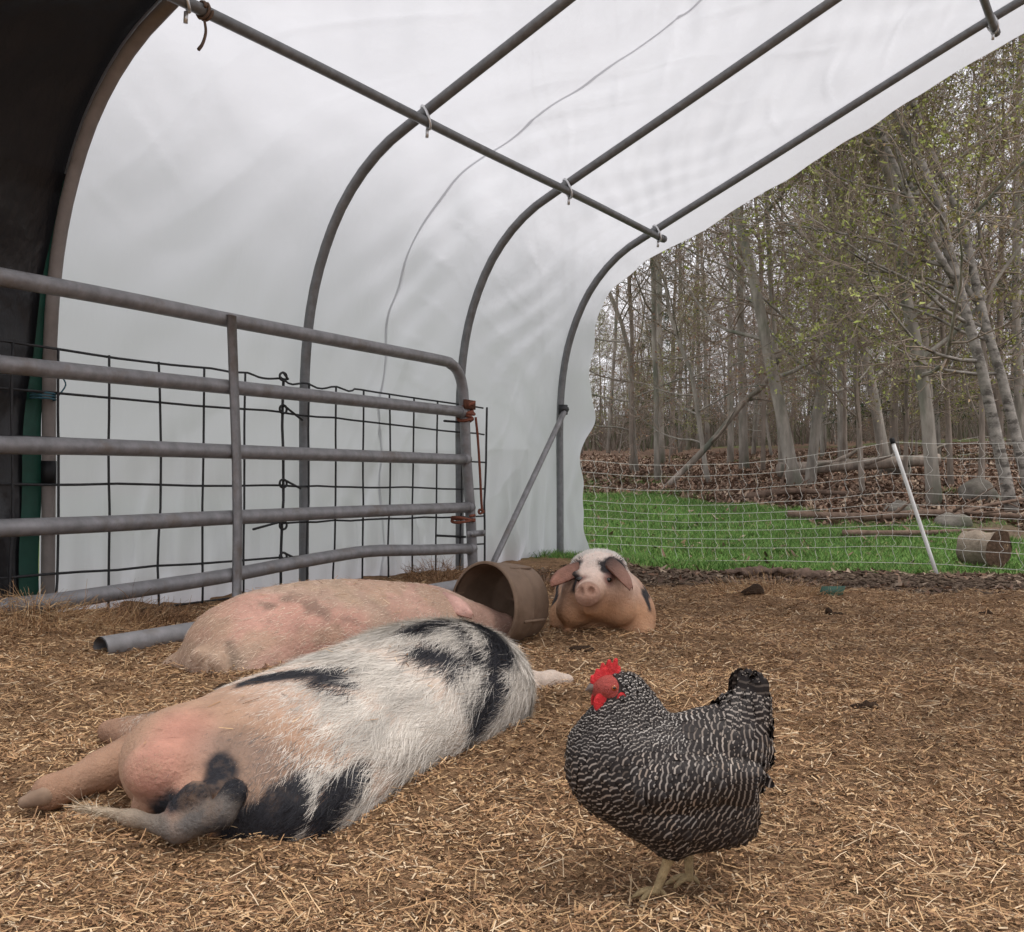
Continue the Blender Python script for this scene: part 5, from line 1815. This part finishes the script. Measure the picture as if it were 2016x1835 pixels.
Pf, Nf = sample_faces(V, Q, N, 14000, lambda P: np.where(bare(P), 0, 1.0) * (1 + 2.0 * sstep(760, 520, pix(P)[1]) * (pix(P)[0] < 760)))
nk = sstep(820, 560, pix(Pf)[1]) * (pix(Pf)[0] < 760)
Pf, Nf = thin(Pf, Nf, .0098 - .0046 * nk)
px, py = pix(Pf)
nk = sstep(820, 560, py) * (px < 760)
fl = sstep(1050, 1200, py) * sstep(700, 900, px)
D = hen_flow(Pf) + r5.normal(size=Pf.shape) * (.12 + .22 * fl)[:, None]
Lf = (.036 - .019 * nk) * r5.uniform(.8, 1.2, len(Pf))
Lf = np.where(py < 430, Lf * .62, Lf)
Lf = np.where(py > 1280, Lf * .6, Lf)
Wf = (.019 - .0095 * nk) * r5.uniform(.85, 1.15, len(Pf))
Wf = np.where(py < 430, Wf * .7, Wf)
pale = np.clip(.60 + .22 * r5.normal(size=len(Pf)) - .18 * fl + .12 * nk, .12, 1)
warm = np.clip(.45 - .45 * nk + .35 * fl + .2 * r5.normal(size=len(Pf)), 0, 1)
lay(Pf, Nf, D, Lf, Wf, .24 + .12 * fl, np.full(len(Pf), -.001), np.where(nk > .5, .0068, .0100) * r5.uniform(.9, 1.15, len(Pf)), pale, warm, 'plumage', 1)

# long flight feathers of the folded wings
for sd in (-1, 1):
    n = 9
    t = np.linspace(0, 1, n)
    Pp = np.stack([(770 - (860 + 60 * t)) * HU, sd * (.094 - .012 * t), (ZS - (900 + 100 * t)) * HU], -1)
    Np = unit(np.stack([np.zeros(n), np.full(n, sd * 1.0), .1 - .5 * t], -1))
    Dp = unit(np.stack([-np.ones(n), np.full(n, -sd * .10), .12 - .22 * t], -1))
    lay(Pp, Np, Dp, np.full(n, .105) - .02 * t, np.full(n, .020), np.full(n, .02), np.full(n, .0), np.full(n, .010), np.full(n, .55), np.full(n, .5), 'flight_feathers', 17 + sd)
# tail: broad upright feathers, coverts over their base
n = 14
sdv = np.linspace(-1, 1, n)
for j in range(n):
    s_ = sdv[j]
    a = abs(s_)
    P0 = hp(1215 + 25 * a, 640, .022 * s_)
    tip = hp(1160 + 190 * ((j * 5) % n) / n, 275 + 45 * a + 25 * (((j * 5) % n) / n) ** 2, .030 * s_)
    dirn = unit(tip - P0)
    nrm = unit(np.array([.25, (1 if s_ >= 0 else -1) * 1.0, 0]))
    o = lay(P0[None], nrm[None], dirn[None], np.array([np.linalg.norm(tip - P0)]), np.array([.036]), np.array([.0]), np.array([.0]), np.array([.013]), np.array([.22]), np.array([.6]), 'tail_feather', 40 + j, .3)
    del o['kind']
Pt, Nt = sample_faces(V, Q, N, 700, lambda P: ((pix(P)[0] > 1090) & (pix(P)[1] < 640)) * 1.0)
lay(Pt, Nt, np.tile([-.12, 0, 1.0], (700, 1)) + r5.normal(size=(700, 3)) * .16, r5.uniform(.03, .05, 700), np.full(700, .016), np.full(700, .12), np.full(700, .003), np.full(700, .011), r5.uniform(.4, .9, 700), np.full(700, .35), 'tail_coverts', 60)


def sub(name, f, lo, hi, h, mat, parent=hen, it=1):
    v, q = surface(f, lo, hi, h)
    return mesh_np(name, relax(v, q, it), q, mat, parent, smooth=True)


c = hp(390, 400)
face = sub('face', face_sdf, c - .08, c + .08, .003, 'hen_face')
# comb with five points
def comb_f(P):
    d = smin([cone(P, hp(312, 362), hp(345, 335), .008, .012), cone(P, hp(345, 335), hp(415, 318), .014, .013)], .006)
    for a, b, r in ((( 288, 355), (280, 322), .0045), ((312, 335), (312, 285), .0055), ((345, 325), (346, 250), .0060), ((380, 315), (386, 230), .0062), ((412, 312), (428, 222), .0062), ((432, 325), (450, 270), .0045)):
        d = smin([d, cone(P, hp(*a), hp(*b), r * 1.15, r * .45)], .0025)
    return np.maximum(d, np.abs(P[:, 1]) - .0045 - .003 * sstep(290, 350, ZS - P[:, 2] / HU)) - .0012
c = hp(360, 300)
sub('comb', comb_f, c - [.06, .03, .05], c + [.06, .03, .05], .0022, 'comb', hen, 1)
for s_ in (-1, 1):
    c = hp(335, 475, s_ * .016)
    sub('wattle', lambda P: np.maximum(smin([ell(P, hp(335, 480, s_ * .016), (.015, .012, .017)), ell(P, hp(345, 450, s_ * .016), (.012, .012, .012))], .008), np.abs(P[:, 1] - s_ * .016) - .004) - .0012, c - .04, c + .04, .0022, 'comb')
    c = hp(430, 465, s_ * .025)
    sub('ear_lobe', lambda P: np.maximum(smin([cone(P, hp(450, 430, s_ * .026), hp(420, 478, s_ * .024), .008, .0065)], .01), np.abs(P[:, 1] - s_ * .025) - .006) - .001, c - .03, c + .03, .0022, 'comb')
    e_ = hp(402, 376, s_ * .0262)
    ey = sub('eye', lambda P: ell(P, e_, (.0055, .003, .0055)), e_ - .01, e_ + .01, .001, 'hen_eye', face)
    p_ = e_ + [0, s_ * .0022, 0]
    sub('pupil', lambda P: ell(P, p_, (.0028, .0016, .0028)), p_ - .006, p_ + .006, .0007, 'eye', face)
c = hp(290, 400)
sub('upper_beak', lambda P: smin([cone(P, hp(320, 385), hp(280, 388), .011, .0075), cone(P, hp(280, 388), hp(240, 406), .0075, .0018)], .004), c - .05, c + .05, .0016, 'beak')
sub('lower_beak', lambda P: cone(P, hp(320, 412), hp(262, 414), .0080, .002), c - .05, c + .05, .0016, 'beak')
# legs and toes
for k, (top_, an, y_) in enumerate((((735, 1400), (655, 1632), .028), ((900, 1380), (905, 1632), -.028))):
    T_, A_ = hp(*top_, y_), hp(*an, y_)
    A_[2] = .014
    lg = sub('leg', lambda P: smin([cone(P, T_ + [0, 0, .035], T_, .018, .0095), cone(P, T_, A_, .0090, .0078)], .008), np.minimum(T_, A_) - .05, np.maximum(T_, A_) + .05, .0028, 'shank')
    for ang, ln in ((-30, .038), (0, .045), (30, .038), (178, .018)):
        dv = np.array([cos(radians(ang)), sin(radians(ang)), 0])
        pts = spline([A_, A_ + dv * ln * .4 + [0, 0, .001], A_ + dv * ln * .8 + [0, 0, -.006], A_ + dv * ln + [0, 0, -.011]], 9)
        mesh_np('toe', *tubes(pts, np.array([.0065, .006, .0054, .005, .0046, .0042, .0038, .0026, .001]), 8), 'shank', lg, smooth=True)

# ------------------------------------------------------------------ straw bedding
STRAW = np.array([(.53, .345, .18), (.42, .25, .125), (.60, .42, .245), (.31, .175, .09), (.20, .108, .056), (.12, .066, .036), (.66, .51, .34), (.345, .20, .105)])


def straw(n, x, y, z, L, W, tiltsd, name, label, wts, nseg=2, seed=0):
    r = np.random.default_rng(seed)
    az = r.random(n) * 2 * pi
    d = unit(np.stack([np.cos(az), np.sin(az), r.normal(size=n) * tiltsd], -1))
    s = unit(np.cross(d, unit(np.stack([r.normal(size=n) * .5, r.normal(size=n) * .5, np.ones(n)], -1))))
    bend = r.normal(size=(n, 3)) * (L * .12)[:, None]
    c0 = np.stack([x, y, z], -1) - d * (L * .5)[:, None]
    V, Q = ribbons(c0, d, s, L, W, bend, nseg, .8)
    col = STRAW[r.choice(len(STRAW), n, p=np.array(wts) / np.sum(wts))] * r.uniform(.75, 1.2, (n, 1))
    wet = sstep(.15, .6, vnoise(np.stack([x, y], -1) * 2.1, 81) + .5 * vnoise(np.stack([x, y], -1) * 6, 82))[:, None]
    col = col * (1 - .22 * wet)
    return tag(mesh_np(name, V, Q, 'straw', col=np.repeat(col, 2 * (nseg + 1), 0)), label, 'straw', kind='stuff')


def bed_points(n, y0, y1, r):
    y = y0 * (y1 / y0) ** r.random(n)
    x = (r.random(n) * 2 - 1) * (.60 * y + .75)
    b = masks(x, y)[1]
    s, q = x * AX[0] + y * AX[1], x * PX[0] + y * PX[1]
    k = (b > r.random(n) * .9 + .05) & (q > -4.62)
    return x[k], y[k]


r6 = np.random.default_rng(66)
x, y = bed_points(310000, 1.15, 8.5, r6)
n = len(x)
far = np.clip(y / 2.0, .8, 2.8)
straw(n, x, y, G(x, y) + r6.random(n) ** 2 * .014, np.exp(r6.normal(-4.25, .45, n)) * far ** .45, r6.uniform(.0012, .0032, n) * far ** .6, .22, 'straw_bedding',
      'chopped golden and brown straw bedding over the floor', (5, 6, 3.5, 5, 3.5, 1.8, 1.6, 5), 1, 1)
x, y = bed_points(15000, 1.15, 7.5, r6)
n = len(x)
straw(n, x, y, G(x, y) + .004 + r6.random(n) * .02, r6.uniform(.025, .07, n), r6.uniform(.0012, .0026, n), .25, 'long_straw', 'longer pale straw stems strewn over the bedding', (5, 4, 4, 2, 1, .5, 3, 3), 2, 2)
# broken flat chips
x, y = bed_points(92000, 1.15, 6.5, r6)
n = len(x)
straw(n, x, y, G(x, y) + r6.random(n) * .010, r6.uniform(.006, .016, n), r6.uniform(.003, .006, n), .3, 'straw_chips', 'short flat chips of straw and husk in the bedding', (3, 4, 2, 5, 6, 5, 1.5, 4), 1, 3)


def tuft(px_, py_, w, h, n, label, dark, seed):
    r = np.random.default_rng(seed)
    az = r.random(n) * 2 * pi
    rad = w * np.sqrt(r.random(n))
    x, y = px_ + rad * np.cos(az), py_ + rad * np.sin(az)
    z = G(x, y) + h * (1 - rad / w) * r.random(n)
    d = unit(np.stack([np.cos(az) * r.uniform(.1, 1, n), np.sin(az) * r.uniform(.1, 1, n), r.normal(.25, .5, n)], -1))
    L = r.uniform(.04, .13, n)
    s = unit(np.cross(d, r.normal(size=(n, 3))))
    V, Q = ribbons(np.stack([x, y, z], -1), d, s, L, r.uniform(.0018, .0035, n), np.stack([np.zeros(n), np.zeros(n), -L * r.uniform(0, .6, n)], -1) + r.normal(size=(n, 3)) * .015, 2, .5)
    pal = STRAW[[4, 5, 3, 7]] if dark else STRAW[[0, 1, 2, 3, 7]]
    col = pal[r.integers(0, len(pal), n)] * r.uniform(.6, 1.1, (n, 1))
    return tag(mesh_np('hay_tuft', V, Q, 'straw', col=np.repeat(col, 6, 0)), label, 'hay', 'tufts of old hay along the wall', kind='stuff')


g = lambda u, v, d: at(u, v, d)[:2]
tuft(*g(262, 1230, 4.75), .13, .16, 900, 'dark tuft of old hay caught on the wire panel', True, 1)
tuft(*g(320, 1245, 4.65), .22, .06, 900, 'flat scatter of hay at the foot of the wire panel', True, 2)
tuft(*g(860, 1140, 7.2), .22, .18, 900, 'heap of dark hay beside the tub and gate end', True, 3)
tuft(*g(60, 1235, 4.35), .5, .10, 2600, 'heaped brown hay at the left below the gate', False, 4)
tuft(*g(1072, 1165, 6.6), .14, .18, 500, 'wisp of hay between the tub and the tunnel wall', True, 5)
tuft(*g(1520, 1165, 6.6), .45, .08, 1400, 'golden hay spread where the bedding meets the mud', False, 6)
# straw lying on the sleeping pigs
for (sdf, lo, hi, n, nm, lb) in ((sdf_spotted, (-.9, 2.1), (.0, 3.1), 90, 'straw_wisps', 'bits of straw stuck to the spotted pig'), (sdf_pink, (-1.0, 3.5), (-.2, 4.4), 110, 'straw_wisps', 'bits of straw stuck to the pink pig')):
    x, y = r6.uniform(lo[0], hi[0], n * 3), r6.uniform(lo[1], hi[1], n * 3)
    z = np.full(n * 3, .6)
    for _ in range(60):
        z = z - .7 * np.maximum(sdf(np.stack([x, y, z], -1).astype(np.float32)), -.002)
    k = (z > G(x, y) + .10)
    x, y, z = x[k][:n], y[k][:n], z[k][:n]
    straw(len(x), x, y, z + .006, r6.uniform(.012, .045, len(x)), r6.uniform(.0012, .0024, len(x)), .15, nm, lb, (2, 3, 1, 5, 5, 3, 1, 4), 1, 9)


# dark clumps of muck trodden into the bedding
def clump(u, v, d, w, label, seed):
    x, y = at(u, v, d)[:2]
    o = np.array([x, y, float(G(x, y))])
    blob(lambda P: smin([ell(P, o + [0, 0, .004], (w, w * .6, w * .3)), ell(P, o + [w * .6, .01, .0], (w * .6, w * .5, w * .22))], .01), o - w * 2.2, o + w * 2.2, w / 6, 'muck', 'muck_clump', label, 'muck', o, seed, w * .5, 1.1 / w)


material('muck', (.045, .028, .018), .95, .1, var=.4, vscale=40, bump=.9, bscale=90)
for k, (u, v, d, w, lb) in enumerate([(1140, 1302, 3.8, .035, 'dark clump of muck behind the outstretched trotter'), (1700, 1420, 2.9, .035, 'flat dark clump right of the hen in the straw'),
                                      (450, 1345, 3.1, .05, 'dark clump between the spotted pig and the pink pig'), (1475, 1195, 5.6, .06, 'dark heap of muck right of the facing pig'),
                                      (1640, 1232, 4.9, .035, 'small muck clump in the straw beyond the hen tail'), (1945, 1235, 5.0, .035, 'muck clump at the right edge of the bedding')]):
    clump(u, v, d, w, lb, k * 3)
